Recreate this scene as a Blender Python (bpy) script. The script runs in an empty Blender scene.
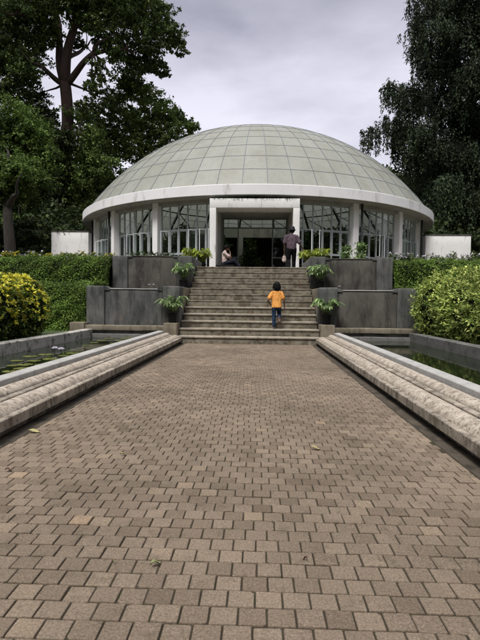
import bpy, bmesh, math, random
import numpy as np
from mathutils import Vector, Matrix, Quaternion
random.seed(7); RNG = np.random.default_rng(11)
sc = bpy.context.scene
COL = sc.collection
PI = math.pi
R = math.radians

# ------------------------------------------------------------------ camera
F, CX, H = 465.0, 0.22, 1.0
cam = bpy.data.cameras.new('camera'); camo = bpy.data.objects.new('camera', cam); COL.objects.link(camo)
cam.sensor_fit = 'VERTICAL'; cam.sensor_height = 36; cam.lens = F / 640 * 36
cam.clip_start = .05; cam.clip_end = 1500
camo.matrix_world = (Matrix.Translation((CX, 0, H)) @ Matrix.Rotation(R(2.2), 4, 'Z') @
                     Matrix.Rotation(R(90 - 2.2), 4, 'X') @ Matrix.Rotation(R(.6), 4, 'Z'))
sc.camera = camo

def at(px, py, Y):                       # a point of the place, seen at photo pixel px, py, at distance Y
    return Vector((CX + (px - 258) / F * Y, Y, H + (302 - py + .0105 * (px - 258)) / F * Y))

# ------------------------------------------------------------------ materials
def new_mat(name):
    m = bpy.data.materials.new(name); m.use_nodes = True
    nt = m.node_tree; nt.nodes.clear()
    out = nt.nodes.new('ShaderNodeOutputMaterial')
    return m, nt, out
def N(nt, t, **kw):
    n = nt.nodes.new(t)
    for k, v in kw.items():
        if k == 'inp':
            for kk, vv in v.items(): n.inputs[kk].default_value = vv
        else: setattr(n, k, v)
    return n
def ramp(nt, fac, stops):
    r = nt.nodes.new('ShaderNodeValToRGB')
    while len(r.color_ramp.elements) < len(stops): r.color_ramp.elements.new(.5)
    for e, (p, c) in zip(r.color_ramp.elements, stops):
        e.position = p; e.color = (c[0], c[1], c[2], 1) if not isinstance(c, (int, float)) else (c, c, c, 1)
    nt.links.new(fac, r.inputs[0]); return r.outputs[0]
def noise(nt, vec, scale, detail=4, rough=.55, sc3=None):
    if sc3:
        mp = N(nt, 'ShaderNodeMapping'); mp.inputs['Scale'].default_value = sc3
        nt.links.new(vec, mp.inputs[0]); vec = mp.outputs[0]
    n = N(nt, 'ShaderNodeTexNoise', inp={'Scale': scale, 'Detail': detail, 'Roughness': rough})
    nt.links.new(vec, n.inputs['Vector']); return n.outputs['Fac']
def mixc(nt, fac, a, b, mode='MIX'):
    m = N(nt, 'ShaderNodeMix', data_type='RGBA', blend_type=mode)
    if isinstance(fac, (int, float)): m.inputs[0].default_value = fac
    else: nt.links.new(fac, m.inputs[0])
    for i, v in ((6, a), (7, b)):
        if isinstance(v, tuple): m.inputs[i].default_value = (v[0], v[1], v[2], 1)
        else: nt.links.new(v, m.inputs[i])
    return m.outputs[2]
def bump(nt, h, strength, dist=.01):
    b = N(nt, 'ShaderNodeBump', inp={'Strength': strength, 'Distance': dist})
    nt.links.new(h, b.inputs['Height']); return b.outputs[0]

def stained(name, c_main, c_alt, c_stain, stain_lo=.5, stain_hi=.65, streak=True, rough=.85, scale=1.0, speck=None, bs=.4, island=0.0):
    m, nt, out = new_mat(name)
    tc = N(nt, 'ShaderNodeTexCoord').outputs['Object']
    a = ramp(nt, noise(nt, tc, 1.3 * scale, 5), [(.35, c_main), (.68, c_alt)])
    f = ramp(nt, noise(nt, tc, 2.2 * scale, 7, .68, (1, 1, .28) if streak else None), [(stain_lo, 0), (stain_hi, 1)])
    c = mixc(nt, f, a, c_stain)
    if speck:
        s = ramp(nt, noise(nt, tc, speck[0], 6, .7), [(speck[1], 0), (speck[2], 1)])
        c = mixc(nt, s, c, speck[3])
    if island:
        g = N(nt, 'ShaderNodeNewGeometry').outputs['Random Per Island']
        v = ramp(nt, g, [(0, 1 - island), (1, 1 + island * .6)])
        c = mixc(nt, 1.0, c, v, 'MULTIPLY')
    fine = noise(nt, tc, 60, 5, .7)
    c = mixc(nt, .5, c, ramp(nt, fine, [(.3, .62), (.7, 1.25)]), 'MULTIPLY')
    p = N(nt, 'ShaderNodeBsdfPrincipled', inp={'Roughness': rough})
    p.inputs['Specular IOR Level'].default_value = .25
    nt.links.new(c, p.inputs['Base Color'])
    nt.links.new(bump(nt, mixc(nt, .5, fine, noise(nt, tc, 9, 5)), bs, .01), p.inputs['Normal'])
    nt.links.new(p.outputs[0], out.inputs[0]); return m

def plain(name, col, rough=.5, var=.15, scale=8, metallic=0, spec=.4):
    m, nt, out = new_mat(name)
    tc = N(nt, 'ShaderNodeTexCoord').outputs['Object']
    lo = tuple(x * (1 - var) for x in col); hi = tuple(min(1, x * (1 + var)) for x in col)
    c = ramp(nt, noise(nt, tc, scale, 5, .6), [(.3, lo), (.7, hi)])
    p = N(nt, 'ShaderNodeBsdfPrincipled', inp={'Roughness': rough, 'Metallic': metallic})
    p.inputs['Specular IOR Level'].default_value = spec
    nt.links.new(c, p.inputs['Base Color']); nt.links.new(p.outputs[0], out.inputs[0]); return m

def leafmat(name, stops, trans=.25, rough=.65, patch=None, spec=.18):
    m, nt, out = new_mat(name)
    g = N(nt, 'ShaderNodeNewGeometry').outputs['Random Per Island']
    c = ramp(nt, g, stops)
    tc = N(nt, 'ShaderNodeTexCoord').outputs['Object']
    c = mixc(nt, 1.0, c, ramp(nt, noise(nt, tc, patch or .35, 3), [(.35, .5), (.65, 1.5)]), 'MULTIPLY')
    p = N(nt, 'ShaderNodeBsdfPrincipled', inp={'Roughness': rough}); p.inputs['Specular IOR Level'].default_value = spec
    t = N(nt, 'ShaderNodeBsdfTranslucent'); mx = N(nt, 'ShaderNodeMixShader', inp={0: trans})
    nt.links.new(c, p.inputs['Base Color']); nt.links.new(c, t.inputs[0])
    nt.links.new(p.outputs[0], mx.inputs[1]); nt.links.new(t.outputs[0], mx.inputs[2]); nt.links.new(mx.outputs[0], out.inputs[0])
    return m

def glassmat(name, tint=(.80, .86, .84), refl=1.0):
    m, nt, out = new_mat(name)
    t = N(nt, 'ShaderNodeBsdfTransparent'); t.inputs[0].default_value = (*tint, 1)
    g = N(nt, 'ShaderNodeBsdfGlossy', inp={'Roughness': .02}); g.inputs[0].default_value = (.9, .95, .95, 1)
    ge = N(nt, 'ShaderNodeNewGeometry'); dp = N(nt, 'ShaderNodeVectorMath', operation='DOT_PRODUCT')
    nt.links.new(ge.outputs['Incoming'], dp.inputs[0]); nt.links.new(ge.outputs['Normal'], dp.inputs[1])
    ab = N(nt, 'ShaderNodeMath', operation='ABSOLUTE'); nt.links.new(dp.outputs['Value'], ab.inputs[0])
    om = N(nt, 'ShaderNodeMath', operation='SUBTRACT'); om.inputs[0].default_value = 1; nt.links.new(ab.outputs[0], om.inputs[1])
    pw = N(nt, 'ShaderNodeMath', operation='POWER'); nt.links.new(om.outputs[0], pw.inputs[0]); pw.inputs[1].default_value = 5
    f = N(nt, 'ShaderNodeMath', operation='MULTIPLY_ADD'); nt.links.new(pw.outputs[0], f.inputs[0]); f.inputs[1].default_value = .92; f.inputs[2].default_value = .042
    tc = N(nt, 'ShaderNodeTexCoord').outputs['Object']
    mx = N(nt, 'ShaderNodeMixShader'); nt.links.new(f.outputs[0], mx.inputs[0])
    nt.links.new(t.outputs[0], mx.inputs[1]); nt.links.new(g.outputs[0], mx.inputs[2])
    # faint film of dust
    d = N(nt, 'ShaderNodeBsdfDiffuse'); d.inputs[0].default_value = (.35, .37, .33, 1)
    mx2 = N(nt, 'ShaderNodeMixShader')
    nt.links.new(ramp(nt, noise(nt, tc, 3, 5), [(.4, .005), (.75, .03)]), mx2.inputs[0])
    nt.links.new(mx.outputs[0], mx2.inputs[1]); nt.links.new(d.outputs[0], mx2.inputs[2])
    nt.links.new(mx2.outputs[0], out.inputs[0]); return m

M = {}
def paver_material():
    m, nt, out = new_mat('paver_stone')
    tc = N(nt, 'ShaderNodeTexCoord').outputs['Object']
    g = N(nt, 'ShaderNodeNewGeometry').outputs['Random Per Island']
    c = ramp(nt, g, [(0, (.140, .107, .078)), (.10, (.166, .128, .094)), (.5, (.190, .148, .110)), (.92, (.212, .166, .123)), (.99, (.24, .186, .134)), (1, (.28, .205, .14))])
    big = ramp(nt, noise(nt, tc, .9, 5, .6), [(.35, .74), (.65, 1.10)])
    c = mixc(nt, 1, c, big, 'MULTIPLY')
    damp = ramp(nt, noise(nt, tc, 7, 8, .72), [(.54, 0), (.70, .7)])
    c = mixc(nt, damp, c, (.085, .068, .045))
    vo = N(nt, 'ShaderNodeTexVoronoi', inp={'Scale': 330}); nt.links.new(tc, vo.inputs['Vector'])
    gr = noise(nt, tc, 120, 6, .85)
    c = mixc(nt, .75, c, ramp(nt, gr, [(.36, .40), (.5, .95), (.64, 1.6)]), 'MULTIPLY')
    spk = ramp(nt, noise(nt, tc, 230, 2, .5), [(.68, 0), (.72, .8)])
    c = mixc(nt, spk, c, (.42, .36, .28))
    p = N(nt, 'ShaderNodeBsdfPrincipled', inp={'Roughness': .88}); p.inputs['Specular IOR Level'].default_value = .25
    nt.links.new(c, p.inputs['Base Color'])
    nt.links.new(bump(nt, mixc(nt, .5, gr, noise(nt, tc, 40, 4)), 1.0, .003), p.inputs['Normal'])
    nt.links.new(p.outputs[0], out.inputs[0]); return m
M['paver'] = paver_material()
M['joint'] = stained('joint_sand', (.030, .024, .016), (.055, .044, .03), (.028, .032, .012), streak=False, scale=6)
M['soil'] = stained('soil', (.05, .042, .03), (.085, .07, .045), (.03, .035, .018), streak=False, scale=2)
M['gutter'] = stained('gutter_soil', (.06, .05, .04), (.10, .082, .062), (.03, .027, .02), streak=False, scale=3)
M['bench'] = stained('bench_concrete', (.37, .318, .26), (.50, .44, .37), (.19, .158, .125), .48, .66, False, scale=8, speck=(40, .54, .66, (.085, .074, .062)), bs=.7)
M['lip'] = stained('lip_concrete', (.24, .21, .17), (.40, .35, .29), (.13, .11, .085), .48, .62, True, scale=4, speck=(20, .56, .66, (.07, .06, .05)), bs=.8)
M['coping'] = stained('coping_concrete', (.33, .325, .315), (.41, .405, .39), (.21, .20, .185), .55, .72, False, scale=3, speck=(24, .62, .70, (.13, .12, .11)))
M['dark_conc'] = stained('weathered_concrete', (.082, .085, .084), (.155, .154, .147), (.040, .042, .041), .45, .64, True, scale=1.6, speck=(3.0, .60, .72, (.15, .125, .092)))
M['brown_conc'] = stained('brown_weathered_concrete', (.072, .069, .061), (.128, .122, .107), (.038, .036, .032), .45, .65, True, scale=1.8, speck=(9, .62, .72, (.16, .14, .115)))
M['beige_conc'] = stained('beige_concrete', (.175, .152, .115), (.255, .225, .17), (.09, .078, .055), .5, .68, True, scale=2.5)
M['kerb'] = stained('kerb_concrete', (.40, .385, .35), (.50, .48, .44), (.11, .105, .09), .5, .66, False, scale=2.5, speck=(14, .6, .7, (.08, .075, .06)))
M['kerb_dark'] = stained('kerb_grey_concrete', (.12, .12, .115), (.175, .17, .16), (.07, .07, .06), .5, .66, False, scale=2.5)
M['step'] = stained('step_concrete', (.175, .155, .12), (.26, .232, .182), (.08, .07, .052), .46, .62, False, scale=2.4, speck=(6, .54, .64, (.115, .085, .055)), bs=.7, island=.12)
M['nosing'] = stained('nosing_concrete', (.27, .24, .195), (.36, .325, .27), (.14, .12, .09), .52, .68, False, scale=3, bs=.7)
M['plaza'] = stained('plaza_concrete', (.15, .13, .10), (.22, .19, .15), (.09, .08, .06), streak=False)
M['white'] = stained('white_paint', (.80, .795, .80), (.85, .845, .85), (.56, .55, .53), .60, .78, True, .6, scale=1.2, bs=.12)
M['fascia'] = stained('white_fascia_paint', (.79, .79, .81), (.84, .84, .86), (.46, .45, .42), .55, .74, True, .6, scale=.9, bs=.12)
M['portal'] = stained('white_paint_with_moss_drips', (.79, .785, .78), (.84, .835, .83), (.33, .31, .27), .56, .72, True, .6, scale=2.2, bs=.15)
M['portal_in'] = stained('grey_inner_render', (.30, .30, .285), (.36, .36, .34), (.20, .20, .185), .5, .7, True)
M['frame'] = plain('frame_paint', (.36, .395, .41), .45, .12)
M['frame_white'] = plain('casement_paint', (.64, .67, .69), .45, .08)
M['glass'] = glassmat('window_glass')
M['steel_dark'] = plain('dark_steel', (.03, .035, .035), .5)
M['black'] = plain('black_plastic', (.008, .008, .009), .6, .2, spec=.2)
M['grass'] = stained('lawn', (.035, .055, .018), (.055, .085, .025), (.03, .035, .015), streak=False, scale=4)

def dome_material():
    m, nt, out = new_mat('dome_panel')
    tc = N(nt, 'ShaderNodeTexCoord').outputs['Object']
    g = N(nt, 'ShaderNodeNewGeometry').outputs['Random Per Island']
    c = ramp(nt, g, [(0, (.42, .435, .385)), (.5, (.445, .46, .41)), (1, (.475, .49, .445))])
    st = ramp(nt, noise(nt, tc, 1.1, 8, .62, (1, 1, .45)), [(.42, 0), (.70, .55)])
    c = mixc(nt, st, c, (.33, .315, .25))
    st2 = ramp(nt, noise(nt, tc, 5, 7, .7), [(.50, 0), (.72, .35)])
    c = mixc(nt, st2, c, (.27, .255, .20))
    p = N(nt, 'ShaderNodeBsdfPrincipled', inp={'Roughness': .42})
    t = N(nt, 'ShaderNodeBsdfTranslucent'); mx = N(nt, 'ShaderNodeMixShader', inp={0: .38})
    nt.links.new(c, p.inputs['Base Color']); nt.links.new(c, t.inputs[0])
    nt.links.new(p.outputs[0], mx.inputs[1]); nt.links.new(t.outputs[0], mx.inputs[2]); nt.links.new(mx.outputs[0], out.inputs[0])
    return m
M['dome'] = dome_material()
def water_material():
    m, nt, out = new_mat('pond_water')
    tc = N(nt, 'ShaderNodeTexCoord').outputs['Object']
    p = N(nt, 'ShaderNodeBsdfPrincipled', inp={'Roughness': .04, 'IOR': 1.33})
    c = ramp(nt, noise(nt, tc, 1.2, 5), [(.35, (.006, .010, .005)), (.7, (.016, .024, .009))])
    nt.links.new(c, p.inputs['Base Color'])
    nt.links.new(bump(nt, noise(nt, tc, 5, 3), .12, .012), p.inputs['Normal'])
    nt.links.new(p.outputs[0], out.inputs[0]); return m
M['water'] = water_material()
def bark_material(name, a, b):
    m, nt, out = new_mat(name)
    tc = N(nt, 'ShaderNodeTexCoord').outputs['Object']
    n1 = noise(nt, tc, 3, 8, .7, (3, 3, .5))
    c = ramp(nt, n1, [(.3, a), (.7, b)])
    p = N(nt, 'ShaderNodeBsdfPrincipled', inp={'Roughness': .95}); nt.links.new(c, p.inputs['Base Color'])
    nt.links.new(bump(nt, n1, .8, .1), p.inputs['Normal']); nt.links.new(p.outputs[0], out.inputs[0]); return m
M['bark'] = bark_material('reddish_bark', (.032, .020, .016), (.10, .062, .048))
M['bark_dark'] = bark_material('dark_bark', (.018, .016, .013), (.05, .042, .034))
M['stem'] = plain('green_stem', (.05, .08, .02), .6)
M['lf_giant'] = leafmat('giant_tree_leaf', [(0, (0.0322, 0.0497, 0.0199)), (0.55, (0.072, 0.1104, 0.0334)), (0.9, (0.1294, 0.1821, 0.049)), (1, (0.2159, 0.2621, 0.0713))], .2)
M['lf_mid'] = leafmat('mid_tree_leaf', [(0, (0.0457, 0.0743, 0.0218)), (0.6, (0.1069, 0.1612, 0.0413)), (1, (0.229, 0.3039, 0.0776))], .25)
M['lf_near'] = leafmat('near_tree_leaf', [(0, (0.0298, 0.0509, 0.0142)), (0.5, (0.0669, 0.1115, 0.0257)), (1, (0.1451, 0.207, 0.0428))], .25)
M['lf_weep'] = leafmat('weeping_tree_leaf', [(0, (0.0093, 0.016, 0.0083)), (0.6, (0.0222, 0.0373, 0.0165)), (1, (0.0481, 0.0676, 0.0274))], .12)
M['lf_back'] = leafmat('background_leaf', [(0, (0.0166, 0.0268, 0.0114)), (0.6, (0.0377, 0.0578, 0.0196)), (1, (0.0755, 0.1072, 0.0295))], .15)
M['lf_hedge'] = leafmat('clipped_hedge_leaf', [(0, (0.0534, 0.0949, 0.0186)), (0.55, (0.1115, 0.1856, 0.0341)), (1, (0.2303, 0.3198, 0.0598))], .25, patch=1.1)
M['lf_hedge_top'] = leafmat('hedge_top_leaf', [(0, (.09, .15, .04)), (1, (.19, .27, .07))], .3, patch=1.1)
M['lf_gold'] = leafmat('golden_bush_leaf', [(0, (.022, .044, .010)), (.35, (.05, .09, .018)), (.6, (.12, .17, .03)), (1, (.20, .24, .04))], .25, patch=2)
M['lf_yellow'] = leafmat('golden_leaf_tip', [(0, (.50, .47, .05)), (.5, (.70, .66, .09)), (1, (.80, .78, .22))], .3, patch=2)
M['lf_dark_bush'] = leafmat('dark_bush_leaf', [(0, (.010, .022, .007)), (1, (.035, .062, .018))], .2, patch=2)
M['lf_var'] = leafmat('variegated_leaf', [(0, (0.0823, 0.1314, 0.0335)), (0.35, (0.1737, 0.2443, 0.058)), (0.7, (0.3659, 0.438, 0.1143)), (1, (0.6587, 0.7076, 0.2287))], .28, patch=1.2)
M['lf_palm'] = leafmat('palm_leaf', [(0, (0.0875, 0.1625, 0.0546)), (0.5, (0.21, 0.325, 0.1092)), (1, (0.525, 0.65, 0.364))], .3, patch=3)
M['lf_lime'] = leafmat('lime_leaf', [(0, (.14, .20, .03)), (.5, (.28, .36, .06)), (1, (.48, .50, .10))], .35, patch=3)
M['lf_inner'] = leafmat('hothouse_leaf', [(0, (0.0195, 0.036, 0.0144)), (0.6, (0.052, 0.09, 0.03)), (1, (0.117, 0.18, 0.054))], .25)
M['pet_white'] = plain('pale_petal', (.72, .68, .78), .5, .06)
M['pet_yellow'] = plain('yellow_petal', (.70, .60, .06), .5, .1)
M['pad'] = leafmat('lily_pad', [(0, (0.0728, 0.0855, 0.0264)), (0.6, (0.1456, 0.1568, 0.0484)), (1, (0.2704, 0.2351, 0.088))], .1, .35, patch=3)

# ------------------------------------------------------------------ object helpers
def link(o): COL.objects.link(o); return o
def tag(o, label=None, cat=None, group=None, kind=None):
    if label: o['label'] = label
    if cat: o['category'] = cat
    if group: o['group'] = group
    if kind: o['kind'] = kind
    return o
def empty(name, loc, label, cat, group=None, rz=0):
    o = bpy.data.objects.new(name, None); o.location = loc; o.rotation_euler.z = rz; o.empty_display_size = .2
    link(o); return tag(o, label, cat, group)
def mesh_obj(name, verts, faces, mat, parent=None, smooth=False, loc=(0, 0, 0)):
    me = bpy.data.meshes.new(name); me.from_pydata([tuple(v) for v in verts], [], faces); me.update()
    if smooth: me.polygons.foreach_set('use_smooth', [True] * len(me.polygons))
    mats = mat if isinstance(mat, (list, tuple)) else [mat]
    for m in mats: me.materials.append(m)
    o = bpy.data.objects.new(name, me); link(o)
    if parent: o.parent = parent
    o.location = loc; return o
class MB:
    def __init__(s): s.v = []; s.f = []; s.mi = []
    def add(s, vs, fs, mi=0):
        b = len(s.v); s.v += [tuple(v) for v in vs]; s.f += [[i + b for i in f] for f in fs]; s.mi += [mi] * len(fs); return s
    def box(s, a, b, mat=None, mi=0):
        (x0, y0, z0), (x1, y1, z1) = a, b
        vs = [Vector((x, y, z)) for z in (z0, z1) for y in (y0, y1) for x in (x0, x1)]
        if mat is not None: vs = [mat @ v for v in vs]
        return s.add(vs, [(0, 2, 3, 1), (4, 5, 7, 6), (0, 1, 5, 4), (2, 6, 7, 3), (0, 4, 6, 2), (1, 3, 7, 5)], mi)
    def tube(s, pts, rad, n=8, mi=0, cap=True):
        pts = [Vector(p) for p in pts]; k = len(pts)
        if not isinstance(rad, (list, tuple)): rad = [rad] * k
        rings = []; up = Vector((0, 0, 1))
        t0 = (pts[1] - pts[0]).normalized(); a = t0.orthogonal().normalized()
        vs = []
        for i, p in enumerate(pts):
            t = (pts[min(i + 1, k - 1)] - pts[max(i - 1, 0)]).normalized()
            a = (a - t * a.dot(t)); a = a.normalized() if a.length > 1e-5 else t.orthogonal().normalized()
            b = t.cross(a)
            for j in range(n):
                w = 2 * PI * j / n; vs.append(p + (a * math.cos(w) + b * math.sin(w)) * rad[i])
        fs = [(i * n + j, i * n + (j + 1) % n, (i + 1) * n + (j + 1) % n, (i + 1) * n + j) for i in range(k - 1) for j in range(n)]
        if cap: fs += [tuple(range(n - 1, -1, -1)), tuple((k - 1) * n + j for j in range(n))]
        return s.add(vs, fs, mi)
    def lathe(s, prof, n=20, c=(0, 0, 0), mi=0):
        vs = [(c[0] + r * math.cos(2 * PI * j / n), c[1] + r * math.sin(2 * PI * j / n), c[2] + z) for r, z in prof for j in range(n)]
        k = len(prof)
        return s.add(vs, [(i * n + j, i * n + (j + 1) % n, (i + 1) * n + (j + 1) % n, (i + 1) * n + j) for i in range(k - 1) for j in range(n)], mi)
    def build(s, name, mat, parent=None, smooth=False, loc=(0, 0, 0), bevel=0):
        o = mesh_obj(name, s.v, s.f, mat, parent, smooth, loc)
        if any(s.mi): o.data.polygons.foreach_set('material_index', s.mi)
        if bevel:
            b = o.modifiers.new('bevel', 'BEVEL'); b.width = bevel; b.segments = 2; b.limit_method = 'ANGLE'
        return o
def rough_box(name, a, b, mat, parent=None, cell=.12, jit=.006, bev=.012):
    """a cast concrete block: bevelled, subdivided and slightly uneven"""
    bm = bmesh.new(); bmesh.ops.create_cube(bm, size=1)
    d = [b[i] - a[i] for i in range(3)]
    for v in bm.verts: v.co = Vector([a[i] + (v.co[i] + .5) * d[i] for i in range(3)])
    bmesh.ops.bevel(bm, geom=bm.edges[:], offset=min(bev, min(d) * .3), segments=2, affect='EDGES', profile=.6)
    for ax in range(3):
        n = int(d[ax] / cell)
        for i in range(1, n):
            co = Vector((0, 0, 0)); co[ax] = a[ax] + d[ax] * i / n; no = Vector((0, 0, 0)); no[ax] = 1
            bmesh.ops.bisect_plane(bm, geom=bm.verts[:] + bm.edges[:] + bm.faces[:], plane_co=co, plane_no=no)
    from mathutils import noise as mn
    for v in bm.verts: v.co += mn.noise_vector(v.co * 2.3) * jit + mn.noise_vector(v.co * 9) * jit * .4
    me = bpy.data.meshes.new(name); bm.to_mesh(me); bm.free()
    me.polygons.foreach_set('use_smooth', [True] * len(me.polygons)); me.materials.append(mat)
    o = bpy.data.objects.new(name, me); link(o); o.parent = parent; return o
def strip(name, prof, y0, y1, mat, parent=None, step=.06, jit=.004, mirror=1, smooth=True):
    """closed profile (x, z) run along Y with small irregularities"""
    from mathutils import noise as mn
    n = len(prof); k = max(2, int((y1 - y0) / step)); vs = []
    for i in range(k + 1):
        y = y0 + (y1 - y0) * i / k
        for j, (x, z) in enumerate(prof):
            d = mn.noise_vector(Vector((x * 7, y * 1.1, z * 7))) * jit + mn.noise_vector(Vector((x * 30, y * 14, z * 30))) * jit * .6
            vs.append((mirror * (x + d.x), y, z + d.z))
    fs = [(i * n + j, i * n + (j + 1) % n, (i + 1) * n + (j + 1) % n, (i + 1) * n + j) for i in range(k) for j in range(n)]
    fs += [tuple(range(n)), tuple(k * n + j for j in range(n))]
    if mirror > 0: fs = [tuple(reversed(f)) for f in fs]
    o = mesh_obj(name, vs, fs, mat, parent)
    if smooth: o.data.polygons.foreach_set('use_smooth', [True] * len(fs)); o.data.set_sharp_from_angle(angle=R(35))
    return o

def leaf_mesh(name, P, D, Nn, L, W, mat, parent=None, mats_idx=None, fold=.12, loc=(0, 0, 0)):
    """many leaves: P base points, D directions, Nn normals, L lengths, W widths"""
    n = len(P)
    D = D / (np.linalg.norm(D, axis=1, keepdims=True) + 1e-9)
    S = np.cross(D, Nn); S /= (np.linalg.norm(S, axis=1, keepdims=True) + 1e-9)
    U = np.cross(S, D)
    L = np.broadcast_to(L, (n,))[:, None]; W = np.broadcast_to(W, (n,))[:, None]
    v = np.empty((n, 4, 3)); v[:, 0] = P; v[:, 1] = P + D * L * .45 + S * W * .5 + U * W * fold
    v[:, 2] = P + D * L - U * L * .08; v[:, 3] = P + D * L * .45 - S * W * .5 + U * W * fold
    me = bpy.data.meshes.new(name)
    me.vertices.add(n * 4); me.vertices.foreach_set('co', v.reshape(-1).astype(np.float32))
    tri = np.arange(n)[:, None] * 4 + np.array([[0, 1, 2, 0, 2, 3]])
    me.loops.add(n * 6); me.loops.foreach_set('vertex_index', tri.reshape(-1).astype(np.int32))
    me.polygons.add(n * 2); me.polygons.foreach_set('loop_start', (np.arange(n * 2) * 3).astype(np.int32))
    if mats_idx is not None: me.polygons.foreach_set('material_index', np.repeat(mats_idx, 2).astype(np.int32))
    me.update(calc_edges=True)
    for m in (mat if isinstance(mat, (list, tuple)) else [mat]): me.materials.append(m)
    if name is None: return me
    o = bpy.data.objects.new(name, me); link(o)
    if parent: o.parent = parent
    o.location = loc; return o
def rdir(n):
    v = RNG.normal(size=(n, 3)); return v / np.linalg.norm(v, axis=1, keepdims=True)
def blob_leaves(blobs, n, L, sub=26, spread=.30, up=.5, shell=.75, hang=0, var=.22):
    """leaves gathered on twigs that fill a set of ellipsoidal masses"""
    c = np.array([b[0] for b in blobs], float); r = np.array([b[1] for b in blobs], float)
    if r.ndim == 1: r = np.repeat(r[:, None], 3, 1)
    wt = np.array([(b[2] if len(b) > 2 else 1) for b in blobs]) * (r.prod(axis=1) ** (2 / 3.)); wt /= wt.sum()
    nt_ = max(1, n // sub); bi = RNG.choice(len(blobs), nt_, p=wt)
    d = rdir(nt_); rad = shell + (1 - shell) * RNG.random(nt_) ** .5 - (RNG.random(nt_) < .35) * RNG.random(nt_) * (.6 if var > .1 else .15)
    rad *= (1 + var * RNG.normal(size=nt_))
    T = c[bi] + d * r[bi] * rad[:, None]
    tr = spread * r[bi].mean(axis=1) * RNG.uniform(.5, 1.3, nt_)
    ti = RNG.integers(0, nt_, n)
    off = RNG.normal(size=(n, 3)) * np.array([1, 1, .5]); P = T[ti] + off * tr[ti][:, None] * .55
    if hang:
        hh = RNG.random(n) ** 1.1 * hang * (.4 + .9 * RNG.random(nt_)[ti]); P = T[ti] + off * tr[ti][:, None] * .25 * np.array([1, 1, .6]); P[:, 2] -= hh
    Nn = d[ti] * .5 + rdir(n) * .7 + np.array([0, 0, up]); D = rdir(n) + d[ti] * .6
    D[:, 2] -= .25 + (.9 if hang else 0)
    return P, D, Nn, L * RNG.uniform(.6, 1.3, n)

def branchy(mb, p0, p1, r0, r1, bend=.12, k=7, n=8):
    p0, p1 = Vector(p0), Vector(p1); L = (p1 - p0).length; pts = []
    o1 = Vector(rdir(1)[0]) * L * bend; o2 = Vector(rdir(1)[0]) * L * bend * .4
    for i in range(k + 1):
        t = i / k; pts.append(p0.lerp(p1, t) + o1 * math.sin(PI * t) + o2 * math.sin(2 * PI * t))
    mb.tube(pts, [r0 + (r1 - r0) * i / k for i in range(k + 1)], n); return pts

# ------------------------------------------------------------------ world and sun
w = bpy.data.worlds.new('World'); sc.world = w; w.use_nodes = True
nt = w.node_tree; nt.nodes.clear()
wo = nt.nodes.new('ShaderNodeOutputWorld'); bg = nt.nodes.new('ShaderNodeBackground')
sky = nt.nodes.new('ShaderNodeTexSky'); sky.sky_type = 'NISHITA'; sky.sun_disc = False
SUN_EL, SUN_AZ = 62, 205
sky.sun_elevation = R(SUN_EL); sky.sun_rotation = R(SUN_AZ); sky.air_density = 1; sky.dust_density = 4
g = nt.nodes.new('ShaderNodeTexCoord').outputs['Generated']
n1 = noise(nt, g, 1.7, 5, .5, (1, 1, 2.4)); n2 = noise(nt, g, 5, 5, .5, (1, 1, 3))
sep = nt.nodes.new('ShaderNodeSeparateXYZ'); nt.links.new(g, sep.inputs[0])
elev = ramp(nt, sep.outputs[2], [(0, (3.6, 3.6, 3.9)), (.36, (3.75, 3.65, 4.1)), (.46, (3.2, 3.1, 3.55)), (.54, (2.35, 2.3, 2.65)), (.62, (3.2, 3.15, 3.4)), (1, (6.6, 6.5, 6.6))])
cl = mixc(nt, 1, elev, ramp(nt, mixc(nt, .35, n1, n2), [(.36, (.66, .67, .70)), (.60, (1.20, 1.19, 1.19))]), 'MULTIPLY')
nt.links.new(mixc(nt, .88, sky.outputs[0], cl), bg.inputs[0]); bg.inputs[1].default_value = .1
nt.links.new(bg.outputs[0], wo.inputs[0])
sl = bpy.data.lights.new('sun', 'SUN'); sl.energy = 1.7; sl.angle = R(18); sl.color = (1, .97, .92)
so = bpy.data.objects.new('sun', sl); link(so)
sd = Vector((math.sin(R(SUN_AZ)) * math.cos(R(SUN_EL)), math.cos(R(SUN_AZ)) * math.cos(R(SUN_EL)), math.sin(R(SUN_EL))))
so.rotation_euler = sd.to_track_quat('Z', 'Y').to_euler()
sc.view_settings.view_transform = 'Standard'; sc.view_settings.look = 'None'
sc.view_settings.gamma = 1; sc.view_settings.use_curve_mapping = False; sc.view_settings.exposure = 1.10

# ------------------------------------------------------------------ ground
PL = 2.094            # plaza level, top of the stairs
def ground():
    xs = sorted(set([-900, -300, -120, -60, -40, -30] + list(np.arange(-24, 24.1, .5)) + [-4.06, 4.06, -4.1, 4.1, -4.14, 4.14] + [30, 40, 60, 120, 300, 900]))
    ys = sorted(set([-300, -60, -20, -8] + list(np.arange(-4, 18, .5)) + [11.2, 11.3, 11.62, 11.7, 12.4, 13.2, 13.55, 13.75, 14.3, 16.1] + [20, 30, 40, 60, 120, 300, 900]))
    V = []
    for y in ys:
        for x in xs:
            z = float(np.interp(y, [12.4, 13.2, 13.75, 14.3], [.22, 1.2, 1.25, PL - .14]))
            if abs(x) < 4.08 and -8 < y < 11.65: z = -.3
            if abs(x) < 4.12 and 11.6 < y < 16.4: z = .1 if y < 13.6 else 1.2
            if abs(x) < 2 and 11.6 < y < 15: z = 0
            V.append((x, y, z))
    n = len(xs)
    Fc = [(j * n + i, j * n + i + 1, (j + 1) * n + i + 1, (j + 1) * n + i) for j in range(len(ys) - 1) for i in range(n - 1)]
    tag(mesh_obj('ground', V, Fc, M['grass']), kind='structure')
ground()
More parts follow.
